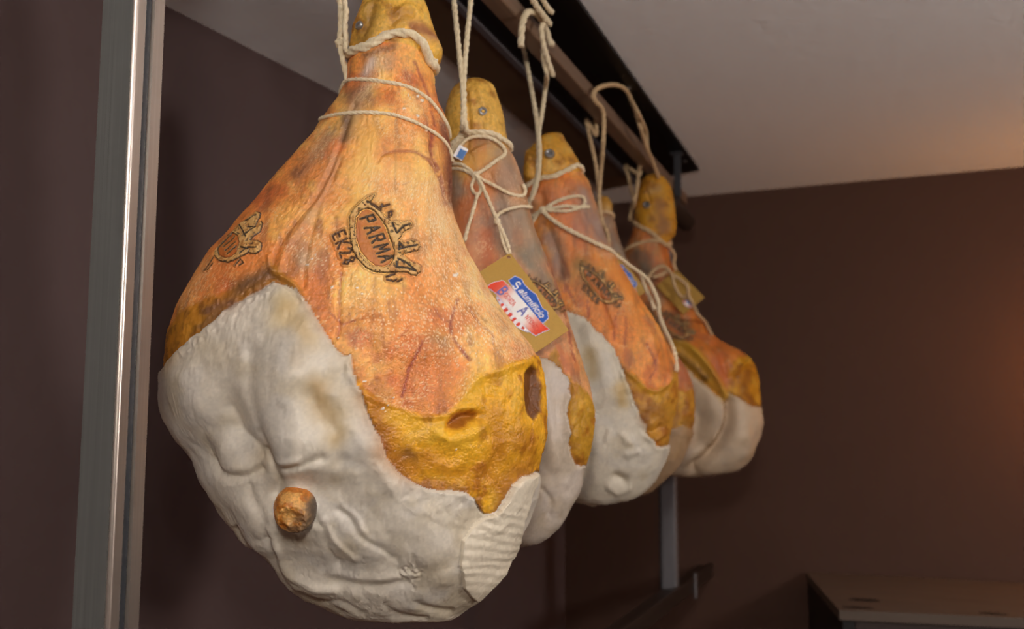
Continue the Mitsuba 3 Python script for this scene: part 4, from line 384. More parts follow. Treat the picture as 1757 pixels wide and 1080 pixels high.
def line_dist(P, line, reach):
    """Distance from the points P (n, 2) to a polyline, inf beyond reach."""
    line = np.asarray(line, float)
    d = np.full(len(P), np.inf)
    lo, hi = line.min(0) - reach, line.max(0) + reach
    near = np.nonzero((P >= lo).all(1) & (P <= hi).all(1))[0]
    if not len(near):
        return d
    Q, best = P[near], np.full(len(near), np.inf)
    for a, b in zip(line[:-1], line[1:]):
        ab = b - a
        k = np.nonzero((Q[:, 0] > min(a[0], b[0]) - reach) & (Q[:, 0] < max(a[0], b[0]) + reach) & (Q[:, 1] > min(a[1], b[1]) - reach) & (Q[:, 1] < max(a[1], b[1]) + reach))[0]
        if len(k):
            t = np.clip(((Q[k] - a) @ ab) / max(ab @ ab, 1e-9), 0, 1)
            best[k] = np.minimum(best[k], np.linalg.norm(Q[k] - a - t[:, None] * ab, axis=1))
    d[near] = best
    return d


def signed(P, poly, reach=14.0):
    """Signed distance in mm to a polygon's edge, positive inside, clipped to the reach."""
    ring = np.vstack([poly, poly[:1]])
    d = np.minimum(line_dist(P, ring, reach), reach)
    return np.where(shapely.contains_xy(Polygon(poly).buffer(0), P[:, 0], P[:, 1]), d, -d)


def step(a, b, x):
    t = np.clip((x - a) / (b - a), 0, 1)
    return t * t * (3 - 2 * t)


def blend(c, new, t):
    return c + (np.asarray(new, float) - c) * np.asarray(t)[:, None]


LATTICE = np.random.default_rng(12).random((64, 64, 64)).astype(np.float32)


def fbm(p, f, o=4, s=0):
    """Fractal value noise in [0, 1] read from a lattice of random numbers that repeats every 64 cells."""
    q = (np.asarray(p, np.float32) * np.float32(1) * f).reshape(-1, 3).astype(np.float32)
    out = 0
    for i in range(o):
        x = q * np.float32(2**i) + np.float32(7.13 * s + 19.7 * i + 32)
        k = np.floor(x)
        t = x - k
        out = out + 0.5 ** (i + 1) * map_coordinates(LATTICE, (k + t * t * (3 - 2 * t)).T, order=1, mode='grid-wrap')
    return (out / (1 - 0.5**o)).astype(float)
TONE = {1: dict(a=(222, 138, 68), b=(246, 188, 98), c=(198, 104, 58), trot=(234, 182, 76), fat=(236, 172, 38), lard=(206, 196, 180)),
        2: dict(a=(204, 140, 92), b=(216, 156, 100), c=(170, 116, 92), trot=(222, 172, 76), fat=(190, 140, 40), lard=(194, 180, 166)),
        3: dict(a=(218, 130, 58), b=(236, 156, 68), c=(186, 102, 56), trot=(212, 154, 54), fat=(204, 146, 48), lard=(206, 195, 176)),
        4: dict(a=(186, 106, 52), b=(196, 120, 54), c=(170, 96, 60), trot=(190, 136, 50), fat=(190, 130, 40), lard=(178, 146, 112)),
        5: dict(a=(206, 114, 46), b=(216, 130, 52), c=(176, 92, 48), trot=(216, 154, 44), fat=(206, 140, 20), lard=(206, 182, 154))}
SKIN, LARD, FAT, TROTTER, FLAP = range(5)


def neck_line(k, theta):
    """Height of the trotter's cord around the ham."""
    w = np.array(sorted(BAKE['trace'][f'h{k}.neck']), float)
    t = (np.degrees(theta) + 90) % 360 - 90
    x = np.concatenate([w[:, 0], [w[0, 0] + 360]])
    y = np.concatenate([w[:, 1], [w[0, 1]]])
    return np.interp(np.where(t < x[0], t + 360, t), x, y) / 1000


def cover(k, h, theta, v):
    """For points of the ham given by angle and height: base, normal, displaced position, sRGB colour, class."""
    tr = lambda s: BAKE['trace'].get(f'h{k}.{s}')
    tone = TONE[k]
    q, n = h.base(theta, v), h.normal(theta, v)
    P = q[:, :2] * 1000
    facing = step(-0.25, 0.1, np.sin(theta))
    rag = (fbm(q, 90, 3, k) - 0.5) * 12 + (fbm(q, 420, 2, k + 3) - 0.5) * 3
    # skin
    big, mid, fine = fbm(q, 16, 3, 11 * k), fbm(q, 55, 4, 11 * k + 5), fbm(q, 420, 3, 11 * k + 7)
    c = np.tile(np.array(tone['a'], float), (len(q), 1))
    c = blend(c, tone['b'], step(0.42, 0.66, big * 0.6 + mid * 0.4))
    c = blend(c, tone['c'], step(0.5, 0.75, fbm(q, 38, 4, 11 * k + 9)) * 0.75)
    c *= (0.84 + 0.32 * fine)[:, None]
    disp = (big - 0.5) * 0.006 + (mid - 0.5) * 0.0024
    if k in (2, 3, 4, 5):
        grey = step(0.45, 0.68, fbm(q * [1, 0.35, 1], 45, 4, 5 * k)) * step(0.35, 0.15, (h.v1 - v) / (h.v1 - h.v0) - 0.12)
        c = blend(c, (150, 132, 118), grey * 0.45)
        c = blend(c, (196, 104, 52), step(0.55, 0.72, fbm(q * [1, 0.5, 1], 60, 4, 6 * k)) * 0.6)
    wrinkle = fbm(q * [2.2, 0.5, 2.2], 190, 2, 3 * k)
    disp += (wrinkle - 0.5) * 0.0008
    streak = fbm(q * [1, 0.16, 1], 105, 4, 4 * k)
    c *= (0.82 + 0.36 * streak)[:, None]
    c = blend(c, (150, 92, 62), step(0.60, 0.78, streak) * 0.0 + step(0.40, 0.26, streak) * 0.45)
    # trotter above its cord
    vn = neck_line(k, theta)
    up = (v - vn) * 1000
    trot = step(-2, 2, up + rag * 0.2)
    ct = np.tile(np.array(tone['trot'], float), (len(q), 1))
    ct = blend(ct, (150, 92, 32), step(0.5, 0.72, fbm(q, 60, 4, 21 * k)) * 0.7)
    ct = blend(ct, (226, 184, 100), step(0.55, 0.75, fbm(q, 85, 3, 22 * k)) * 0.6)
    ct *= (0.85 + 0.3 * fine)[:, None]
    c = c + (ct - c) * trot[:, None]
    disp -= np.exp(-(up / 9) ** 2) * 0.0035
    klass = np.where(up > 0, TROTTER, SKIN)
    # lard, fat, rims
    sl = signed(P, np.array(tr('lard'))) + rag * (0.45 if k == 1 else 0.8)
    sl = np.where(facing < 0.15, -14 + 0 * sl, sl)
    sl = np.where((facing < 0.15) & (up < -330), step(0.55, 0.75, fbm(q, 8, 3, k)) * 0 - 14, sl)
    sf = signed(P, np.array(tr('fat'))) + rag * (0.5 if k == 1 else 1.0)
    fat = step(-3, 3, sf) * facing
    cf = np.tile(np.array(tone['fat'], float), (len(q), 1))
    cf = blend(cf, (160, 92, 24), step(0.5, 0.72, fbm(q * [1, 0.8, 1], 70, 4, 31 * k)) * 0.8)
    cf = blend(cf, (236, 184, 62), step(0.54, 0.76, fbm(q, 48, 3, 32 * k)) * 0.7)
    cf *= (0.86 + 0.28 * fine)[:, None]
    c = c + (cf - c) * fat[:, None]
    klass = np.where((sf > 0) & (facing > 0.3), FAT, klass)
    disp += fat * ((fbm(q, 95, 3, 41 * k) - 0.5) * 0.0035 + 0.001)
    for name in ('rim', 'apexfat'):
        if tr(name):
            sr = signed(P, np.array(tr(name))) + rag * 0.8
            r_ = step(-5, 4, sr) * facing
            cr = blend(np.tile(np.array((186, 126, 36) if k == 1 else (214, 162, 54), float), (len(q), 1)), (122, 80, 30), step(0.45, 0.7, fbm(q, 130, 3, 51 * k)) * (0.85 if k == 1 else 0.25))
            c = c + (cr - c) * (r_ * 0.9)[:, None]
            disp += r_ * (fbm(q, 260, 2, 52 * k) - 0.45) * 0.003
            klass = np.where((sr > 0) & (facing > 0.3) & (klass == SKIN), FAT, klass)
    for name, dark, dep in (('dark', (88, 46, 16), -0.003), ('pit', (148, 82, 28), -0.006)):
        if tr(name):
            s_ = signed(P, np.array(tr(name))) + rag * 0.25
            t_ = step(-1.5, 2.5, s_) * facing
            c = blend(c, np.array(dark) * 1.0, t_ * 0.92)
            disp += dep * step(-2, 6, s_) * facing
    # veins and stains that the skin carries
    for w, a, pts in tr('vein') or []:
        line = smooth_line(pts, 1.0)
        w = w * 0.75
        d = line_dist(P + (rag * 0.25)[:, None], line, w * 4)
        t_ = a * 0.9 * np.exp(-(d / w) ** 2) * step(0.2, 0.5, fbm(q, 150, 2, 61)) * facing
        c = blend(c, (104, 28, 34), np.minimum(t_, 1))
        disp -= t_ * 0.0006
    is_lard = sl > 0
    edge = np.exp(-np.maximum(-sl, 0) / np.where(fat > 0.5, 7.0, 3.5)) * (~is_lard) * facing
    c = blend(c, (128, 80, 38), edge * (0.6 + 0.25 * fat) * step(0.2, 0.6, fbm(q, 110, 3, 77)))
    cl = np.tile(np.array(tone['lard'], float), (len(q), 1))
    cl = blend(cl, np.array(tone['lard']) * [0.90, 0.87, 0.80], step(0.45, 0.7, fbm(q, 24, 4, 71 * k)) * 0.6)
    cl = blend(cl, np.array(tone['lard']) * [0.93, 0.94, 0.97], step(0.5, 0.7, fbm(q, 33, 3, 73 * k)) * 0.6)
    cl *= (0.95 + 0.1 * fine)[:, None]
    c = np.where(is_lard[:, None], cl, c)
    klass = np.where(is_lard, LARD, klass)
    disp += step(-0.5, 3.0, sl) * 0.0034 * (1 + (fbm(q, 45, 2, 75) - 0.5) * 0.6)
    disp += is_lard * ((fbm(q, 19, 2, 81 * k) - 0.5) * 0.013 + (fbm(q * [1, 1.3, 1], 52, 2, 82 * k) - 0.5) * 0.0022)
    rnd = np.random.default_rng(7 + k).random(len(q))
    for w, a, col, pts in tr('stain') or []:
        d = line_dist(P + (rag * 0.5)[:, None], smooth_line(pts, 4.0), w * 2.6)
        c = blend(c, col, np.clip(a * np.exp(-(d / w) ** 2) * (0.55 + 0.9 * mid), 0, 1) * facing)
    for w, dep, pts in tr('relief') or []:
        d = line_dist(P, smooth_line(pts, 3.0), w * 3)
        disp += dep / 1000 * (0.8 if w < 5 and k == 1 else 1.0) * np.exp(-(d / (w * 0.8)) ** 2) * facing
    # salt crystals, then glints of light painted as pale speckle
    salt = step(0.50, 0.72, fbm(q, 45, 3, 91 * k)) * (klass == SKIN)
    c = blend(c, (250, 228, 192), salt * (rnd > 0.72) * 0.38 + (klass == SKIN) * (rnd > 0.98) * 0.3)
    for w, a, pts in tr('frost') or []:  # specular glitter of the skin put into its colour as pale streaks
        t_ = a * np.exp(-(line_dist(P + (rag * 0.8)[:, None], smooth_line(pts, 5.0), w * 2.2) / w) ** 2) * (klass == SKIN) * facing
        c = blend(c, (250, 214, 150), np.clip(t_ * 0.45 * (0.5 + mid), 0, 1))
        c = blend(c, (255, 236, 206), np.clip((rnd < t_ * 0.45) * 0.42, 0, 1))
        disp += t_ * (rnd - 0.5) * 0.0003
    for x in tr('fleck') or []:
        d = np.hypot(*(P - x + rag[:, None] * 0.5).T * [[1.0], [1.35]])
        size = 0.75 + 1.5 * ((x[0] * 7.31 + x[1] * 3.77) % 1.0) ** 2
        t_ = step(size + 0.5, size - 0.4, d)
        c = blend(c, (244, 232, 214), t_)
        disp += t_ * 0.0012
    if tr('flap'):
        s_ = signed(P, np.array(tr('flap'))) + rag * 0.12
        along = (P @ np.array([0.26, 0.965]))
        disp += step(-0.6, 1.6, s_) * (0.0042 + 0.00038 * np.sin((along + rag * 0.25) * 2 * math.pi / 8.8) * step(60, 30, np.abs(along - along[s_ > 0].mean()) if (s_ > 0).any() else along))
        c = np.where((s_ > 0)[:, None], np.array((218, 206, 184)) * (0.96 + 0.08 * fine)[:, None], c)
        klass = np.where((s_ > 0) & (facing > 0.3), FLAP, klass)
    return q, n, disp, np.clip(c, 4, 250), klass


LOOK = {SKIN: ('skin', 'skin_look'), LARD: ('lard_coat', 'lard_look'), FAT: ('fat_edge', 'fat_look'), TROTTER: ('trotter', 'skin_look'), FLAP: ('lard_flap', 'lard_look')}
PART_LABEL = {LARD: 'white lard coat spread over the cut side', FAT: 'yellow fat edge', TROTTER: 'yellow trotter end', FLAP: 'ribbed flap of pressed lard'}


def vertex_normals(x, f):
    n = np.zeros_like(x)
    g = np.cross(x[f[:, 1]] - x[f[:, 0]], x[f[:, 2]] - x[f[:, 0]])
    for i in range(3):
        np.add.at(n, f[:, i], g)
    return n / np.maximum(np.linalg.norm(n, axis=1, keepdims=True), 1e-20)


def write(key, x, f, n, c, bsdf):
    used, inv = np.unique(f, return_inverse=True)
    path = meshkit.write_ply((x[used], inv.reshape(-1, 3)), True, None, rgb(*c[used].T).T, normals=n[used])
    scene[key] = {'type': 'ply', 'filename': path, 'face_normals': False, 'bsdf': {'type': 'ref', 'id': bsdf}}


def grid_faces(rows, cols, wrap):
    i, j = np.meshgrid(np.arange(rows - 1), np.arange(cols if wrap else cols - 1), indexing='ij')
    a, b = (i * cols + j).ravel(), (i * cols + (j + 1) % cols).ravel()
    return np.vstack([np.stack([a, b, b + cols], 1), np.stack([a, b + cols, a + cols], 1)])


def make_ham(k, key, rows, nf, nb):
    g = BAKE['hams'][k]
    h = Ham(key, g['origin'], g['front'], g['rows'], g['ratio'], g['back'], seed=k)
    t = np.linspace(0, 1, rows)
    t = t + 0.055 * np.sin(2 * math.pi * t) * -1                       # closer rows towards both ends
    t = (t - t[0]) / (t[-1] - t[0])
    s = np.where(t < 0.5, 2 * t * t + 0 * t, 1 - 2 * (1 - t) ** 2) * 0.25 + t * 0.75
    v = h.v1 - (h.v1 - h.v0) * np.clip(s, 1e-4, 1 - 1e-4)
    th = np.concatenate([np.linspace(0, math.pi, nf, endpoint=False), np.linspace(math.pi, 2 * math.pi, nb, endpoint=False)])
    V, TH = np.meshgrid(v, th, indexing='ij')
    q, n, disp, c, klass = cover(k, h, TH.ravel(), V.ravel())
    ends = np.minimum(V.ravel() - h.v0, h.v1 - V.ravel())
    x = h.world(q + n * (disp * step(0.0, 0.012, ends))[:, None])
    f = grid_faces(rows, len(th), True)
    cols = len(th)
    top, bot = x[:cols].mean(0), x[-cols:].mean(0)
    x = np.vstack([x, top, bot])
    c, klass = np.vstack([c, c[:cols].mean(0), c[-cols:].mean(0)]), np.concatenate([klass, [klass[0], klass[-1]]])
    j = np.arange(cols)
    f = np.vstack([f, np.stack([j * 0 + len(x) - 2, (j + 1) % cols, j], 1), np.stack([j * 0 + len(x) - 1, j + (rows - 1) * cols, (j + 1) % cols + (rows - 1) * cols], 1)])
    vol = np.einsum('ij,ij->', x[f[:, 0]], np.cross(x[f[:, 1]], x[f[:, 2]]))
    if vol < 0:
        f = f[:, ::-1]
    N = vertex_normals(x, f)
    fk = np.sort(klass[f], axis=1)[:, 1]
    for kind, (name, bsdf) in LOOK.items():
        sel = f[fk == kind]
        if len(sel):
            write(f'{key}__{name}', x, sel, N, c, bsdf)
            if kind in PART_LABEL:
                labels[f'{key}__{name}'] = {'label': PART_LABEL[kind]}
    return h


def burn_mark(k, key, name, stamp, pitch):
    """A fire-branded crown: a finely meshed patch of the skin with its own relief."""
    h = HAM[k]
    A = {a: [np.array(s, float) for s in b] if a in ('dark', 'letters', 'code') else np.array(b, float) for a, b in stamp.items()}
    allp = np.vstack([A['outer']] + A['dark'] + A['letters'] + A['code'])
    lo, hi = allp.min(0) - 3, allp.max(0) + 3
    us, vs = np.arange(lo[0], hi[0], pitch), np.arange(lo[1], hi[1], pitch)
    Vg, Ug = np.meshgrid(vs[::-1], us, indexing='ij')
    P = np.stack([Ug.ravel(), Vg.ravel()], 1)
    vv = np.clip(P[:, 1] / 1000, h.v0 + 1e-3, h.v1 - 1e-3)
    cc = np.abs(P[:, 0] / 1000 - h.mid(vv)) / h.half(vv)
    th = h.theta(P[:, 0] / 1000, vv)
    q, n, disp, c, klass = cover(k, h, th, vv)
    jit = ((fbm(q, 700, 2, 5) - 0.5) * 1.1)
    sc = np.sqrt(abs(Polygon(A['outer']).area)) / 48.0
    ring = lambda p: np.vstack([p, p[:1]])
    so = signed(P, A['outer'], 8) + jit * sc
    si = signed(P, A['inner'], 8) + jit * sc
    dd = np.full(len(P), np.inf)
    for s in A['dark'] + A['letters'] + A['code']:
        dd = np.minimum(dd, line_dist(P, s, 8))
    dd = dd + jit * sc
    lw = 1.0 if k == 1 else 1.6
    line = np.minimum(np.abs(so), np.abs(si))
    reach = np.minimum(np.where(so > 0, 0, -so), np.maximum(dd - 1.0 * sc, 0))
    band = step(-0.6, 0.5, so / sc) * step(0.5, -0.6, si / sc)
    halo = np.exp(-(dd / (1.7 * sc)) ** 2)
    wear = fbm(q, 260, 3, 17)
    cream = blend(np.tile(np.array((214, 172, 108), float), (len(P), 1)), (168, 110, 52), step(0.46, 0.7, wear) * 0.8)
    c = blend(c, (176, 92, 38), step(-0.5, 1, si / sc) * 0.75)
    c = c + (cream - c) * np.clip(np.maximum(band, halo * 0.8) * 0.9, 0, 1)[:, None]
    black = np.maximum(np.exp(-(line / (0.60 * sc * lw)) ** 2), np.exp(-(np.maximum(dd - 0.25 * sc, 0) / (0.60 * sc * lw)) ** 2))
    black = np.maximum(black, band * step(0.62, 0.74, fbm(q, 500, 2, 23)) * 0.7)
    c = blend(c, (38, 28, 22), np.clip(black * 0.95, 0, 1))
    c = blend(c, (140, 74, 36), np.exp(-(reach / (2.2 * sc))) * 0.25 * (so < 0))
    raise_ = (band * 1.2 + halo * 0.9 - black * 1.3) * sc / 1000
    fade = step(3.4 * sc, 0.5 * sc, reach)
    off = disp + fade * (0.0007 + raise_) - (1 - fade) * 0.0008
    x = h.world(q + n * off[:, None])
    f = grid_faces(len(vs), len(us), False)
    keep = ((reach < 3.4 * sc) & (cc < 0.985))[f].all(1)
    f = f[keep]
    N = vertex_normals(x, f)
    out = h.world(n) - h.o
    if (N * out).sum(1).mean() < 0:
        f, N = f[:, ::-1], -N
    write(f'{key}__{name}', x, f, N, np.clip(c, 3, 250), 'skin_look')
    labels[f'{key}__{name}'] = {'label': 'burnt-in crown stamp with lettering'}


HAM = {}
KEYS = {1: 'cured_ham', 2: 'cured_ham_001', 3: 'cured_ham_002', 4: 'cured_ham_003', 5: 'cured_ham_004'}
HAM_LABELS = {1: 'nearest and largest cured ham, with two crown stamps and a round bone knob',
              2: 'second cured ham from the front, half hidden behind the nearest one and the gold tag',
              3: 'third cured ham from the front, crown stamp showing, round dent in its lard',
              4: 'cured ham almost hidden behind the third one, only its thin shank and right edge showing',
              5: 'farthest cured ham, last of the row, its lard creased below a yellow rim'}
SIZE = {1: (800, 440, 70), 2: (420, 240, 50), 3: (420, 250, 50), 4: (320, 180, 40), 5: (380, 220, 50)}
for k, key in KEYS.items():
    HAM[k] = make_ham(k, key, *SIZE[k])
    thing(key, HAM_LABELS[k], 'ham', 'hams hanging in a row from the rail')
burn_mark(1, KEYS[1], 'brand_mark', BAKE['trace']['h1.stamp'], 0.30)
burn_mark(1, KEYS[1], 'brand_mark_001', BAKE['trace']['h1.stampside'], 0.30)
burn_mark(2, KEYS[2], 'brand_mark', BAKE['trace']['h2.stamp'], 0.45)
burn_mark(3, KEYS[3], 'brand_mark', BAKE['trace']['h3.stamp'], 0.5)
burn_mark(5, KEYS[5], 'brand_mark', BAKE['trace']['h5.stamp'], 0.7)

# metal studs in the trotters and the bone knob of the nearest ham
def stud(k, point, r):
    h, p = HAM[k], np.array(point[0]) / 1000
    l = h.local(p)
    n = h.normal(h.theta(l[0], l[1]), l[1])
    n = n[0] * h.U + n[1] * h.V + n[2] * h.W
    prof = np.array([[0.0, 0.0], [0.32, 0.0], [0.36, 0.25], [0.62, 0.42], [0.85, 0.38], [1.0, 0.1], [1.0, -0.9], [0.0, -0.9]]) * r
    m = trimesh.creation.revolve(prof, sections=28)
    m.apply_transform(trimesh.geometry.align_vectors([0, 0, 1], n))
    m.apply_translation(p + n * (0.35 * r - 0.001))
    part(f'{KEYS[k]}__stud', m, 'stud_look', 'small grey metal stud', 30)


for k, r in ((1, 0.0052), (2, 0.0062), (3, 0.0085), (5, 0.0088)):
    stud(k, BAKE['points'][f'stud{k}'], r)


def bone_knob():
    h, p = HAM[1], np.array(BAKE['points']['knob1'][0]) / 1000
    m = trimesh.creation.icosphere(5, 1.0)
    d = m.vertices.copy()
    q = d * [0.0198, 0.0215, 0.026]                     # along u, v, w of the ham
    q *= (1 + (fbm(d, 1.3, 2, 3) - 0.5) * 0.16)[:, None]
    q[:, 2] = np.minimum(q[:, 2], 0.019 + (fbm(d, 2.5, 3, 4) - 0.5) * 0.006)
    c = blend(np.tile(np.array((206, 152, 84), float), (len(q), 1)), (176, 104, 36), step(0.42, 0.6, fbm(d, 2.2, 4, 8)))
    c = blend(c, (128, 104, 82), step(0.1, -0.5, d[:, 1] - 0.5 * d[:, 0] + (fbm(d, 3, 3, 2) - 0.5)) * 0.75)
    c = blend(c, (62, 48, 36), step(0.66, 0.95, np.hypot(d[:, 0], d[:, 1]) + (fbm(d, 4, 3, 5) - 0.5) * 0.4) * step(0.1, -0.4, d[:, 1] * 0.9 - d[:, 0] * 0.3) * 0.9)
    c *= (0.82 + 0.36 * fbm(d, 14, 2, 6))[:, None]
    axis = np.array([-0.10, -0.42, 0.90])
    Rm = trimesh.geometry.align_vectors([0, 0, 1], axis / np.linalg.norm(axis))[:3, :3]
    x = p + 0.010 * h.W + (q @ Rm.T) @ np.stack([h.U, h.V, h.W])
    write('cured_ham__bone_end', x, m.faces, vertex_normals(x, m.faces), np.clip(c, 4, 250), 'skin_look')
    labels['cured_ham__bone_end'] = {'label': 'round brown bone end standing out of the lard'}


bone_knob()


# ------------------------------------------------------------------ twine
def rope(key, pts, r, bsdf='twine_look', strands=3, closed=False, step_=0.0016, seed=1):
    line = smooth_line(pts, step_)
    keep = np.concatenate([[True], np.linalg.norm(np.diff(line, axis=0), axis=1) > 1e-5])
    line = line[keep]
    if closed:
        line = np.vstack([line, line[:1]])
    tan = np.gradient(line, axis=0)
    tan /= np.linalg.norm(tan, axis=1, keepdims=True)
    nrm = np.cross(tan[0], [0.3, 0.5, 0.8])
    nrm /= np.linalg.norm(nrm)
    length = np.concatenate([[0], np.cumsum(np.linalg.norm(np.diff(line, axis=0), axis=1))])
    sides = 14
    phi = np.arange(sides) * 2 * math.pi / sides
    wob = 1 + (meshkit.fbm(np.stack([length * 130, length * 0, length * 0], 1), 3, seed) - 0.5) * 0.35
    rings = []
    for i in range(len(line)):
        nrm = nrm - tan[i] * (nrm @ tan[i])
        nrm /= np.linalg.norm(nrm)
        b = np.cross(tan[i], nrm)
        tw = length[i] / (r * 9) * 2 * math.pi
        rr = r * wob[i] * (0.68 + 0.38 * np.abs(np.cos((phi - tw) * strands / 2)) ** 0.8)
        rings.append(line[i] + rr[:, None] * (np.cos(phi)[:, None] * nrm + np.sin(phi)[:, None] * b))
    v = np.vstack(rings + [line[:1], line[-1:]])
    f = grid_faces(len(line), sides, True)
    j, m = np.arange(sides), len(line)
    f = np.vstack([f, np.stack([j * 0 + m * sides, (j + 1) % sides, j], 1), np.stack([j * 0 + m * sides + 1, j + (m - 1) * sides, (j + 1) % sides + (m - 1) * sides], 1)])
    if np.einsum('ij,ij->', v[f[:, 0]] - line[0], np.cross(v[f[:, 1]] - line[0], v[f[:, 2]] - line[0])) < 0:
        f = f[:, ::-1]
    scene[key] = ply((v, f), bsdf, True)


def line_of(name):
    return np.array(BAKE['strings'][name]) / 1000


def wrap(name, k, lift):
    """The cord's way round a ham: its front knots as traced, its back by interpolation."""
    h, w = HAM[k], np.array(BAKE['wraps'][name], float)
    w = w[np.argsort(-w[:, 0])]
    keep = np.concatenate([[True], np.diff(w[:, 0]) < -0.5])
    w = w[keep]
    fr = PchipInterpolator(-w[:, 0], w[:, 1])
    t = np.linspace(w[0, 0], w[-1, 0], 70)
    tb = np.linspace(w[-1, 0], w[0, 0] - 360, 40)[1:-1]
    th = np.radians(np.concatenate([t, tb]))
    v = np.concatenate([fr(-t), np.interp(-tb, [-w[-1, 0], 360 - w[0, 0]], [w[-1, 1], w[0, 1]])]) / 1000
    q, n, disp, _, _ = cover(k, h, th, v)
    m = len(disp)
    disp = np.convolve(np.concatenate([disp] * 3), np.hanning(27) / np.hanning(27).sum(), 'same')[m:2 * m]
    return h.world(q + n * (disp + lift)[:, None])


def knot(key, at, r, bsdf='twine_look', seed=1):
    m = trimesh.creation.icosphere(3, r)
    m.vertices = m.vertices * (1 + (meshkit.fbm(m.vertices / r * 1.7 + 9, 3, seed) - 0.5) * 0.7)[:, None] + np.asarray(at)
    scene[key] = ply(m, bsdf, True)


G = 'twines that the hams hang from'
thing('hanging_twine', 'thick double twine from which the nearest ham hangs, looped round its trotter', 'twine', G)
rope('hanging_twine__strand', line_of('h1a'), 0.0034, seed=2)
rope('hanging_twine__strand_001', line_of('h1b'), 0.0032, seed=3)
rope('hanging_twine__neck_loop', wrap('w1a', 1, 0.0025), 0.0050, closed=True, seed=4)
knot('hanging_twine__knot', line_of('h1a')[3], 0.0056, seed=3)
thing('binding_twine', 'thin pale twine wound twice round the shank of the nearest ham', 'twine')
rope('binding_twine__loop', wrap('w1b', 1, 0.0012), 0.0021, closed=True, seed=5)
rope('binding_twine__loop_001', wrap('w1c', 1, 0.0012), 0.0020, closed=True, seed=6)
thing('hanging_twine_001', 'double twine of the second ham, passing in front of its trotter', 'twine', G)
rope('hanging_twine_001__strand', line_of('h2a'), 0.0034, seed=7)
rope('hanging_twine_001__strand_001', line_of('h2b'), 0.0034, seed=8)
rope('hanging_twine_001__neck_loop', wrap('w2a', 2, 0.0025), 0.0036, closed=True, seed=9)
thing('binding_twine_001', 'thin twine tied in a bow on the shank of the second ham', 'twine')
for i, nm in enumerate(('h2bow', 'h2bow2', 'h2loop', 'h2tail')):
    rope('binding_twine_001__' + ('loop', 'loop_001', 'bow', 'tail')[i], line_of(nm), 0.0023, seed=10 + i)
knot('binding_twine_001__knot', line_of('h2loop')[0], 0.0050, seed=5)
thing('tag_string', 'thin twine holding the gold tag of the second ham', 'twine')
rope('tag_string__strand', line_of('h2tag'), 0.0025, seed=15)
rope('tag_string__strand_001', line_of('h2tag2'), 0.0021, seed=16)
rope('tag_string__strand_002', line_of('h2tag3'), 0.0021, seed=17)
knot('tag_string__knot', line_of('h2tag')[4], 0.0046, seed=7)
thing('hanging_twine_002', 'looped twine of the third ham, hooked over the bar with loose ends', 'twine', G)
for i, nm in enumerate(('h3a', 'h3b', 'h3hook', 'h3end', 'h3top', 'h3top2')):
    rope('hanging_twine_002__' + ('strand', 'strand_001', 'hook_loop', 'loose_end', 'loose_end_001', 'loose_end_002')[i], line_of(nm), (0.0036, 0.0036, 0.0048, 0.0042, 0.0048, 0.004)[i], seed=20 + i)
rope('hanging_twine_002__neck_loop', wrap('w3a', 3, 0.0025), 0.0040, closed=True, seed=27)
thing('binding_twine_002', 'thin twine bow on the third ham with a long line to the right', 'twine')
rope('binding_twine_002__bow', line_of('h3bow'), 0.0027, seed=28)
rope('binding_twine_002__bow_001', line_of('h3bow2'), 0.0027, seed=29)
rope('binding_twine_002__line', line_of('h3line'), 0.0034, seed=30)
rope('binding_twine_002__line_001', line_of('h3line2'), 0.0034, seed=31)
knot('binding_twine_002__knot', line_of('h3bow')[2], 0.0058, seed=8)
thing('hanging_twine_003', 'twine of the half hidden ham, arching over to the last trotter', 'twine', G)
for i, nm in enumerate(('h4a', 'h4b', 'h4c', 'h4d')):
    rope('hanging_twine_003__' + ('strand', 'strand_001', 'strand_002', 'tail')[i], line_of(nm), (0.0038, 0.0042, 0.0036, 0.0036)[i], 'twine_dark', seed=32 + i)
rope('hanging_twine_003__neck_loop', wrap('w4a', 4, 0.0025), 0.0036, 'twine_dark', closed=True, seed=37)
thing('hanging_twine_004', 'twine of the farthest ham, beside its yellow trotter', 'twine', G)
for i, nm in enumerate(('h5a', 'h5b')):
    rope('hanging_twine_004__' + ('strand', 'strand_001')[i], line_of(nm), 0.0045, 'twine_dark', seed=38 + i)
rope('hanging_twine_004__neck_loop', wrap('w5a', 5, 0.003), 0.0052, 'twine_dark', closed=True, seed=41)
knot('hanging_twine_004__knot', line_of('h5b')[-1], 0.0085, 'twine_dark', seed=9)
thing('binding_twine_003', 'twine bow on the shank of the farthest ham over its gold tag', 'twine')
for i, nm in enumerate(('h5w2', 'h5w3', 'h5bow', 'h5bow2', 'h5tail')):
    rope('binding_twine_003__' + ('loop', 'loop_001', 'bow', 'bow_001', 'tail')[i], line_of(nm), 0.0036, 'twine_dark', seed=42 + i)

# ------------------------------------------------------------------ the gold tags
TAG = BAKE['tag']


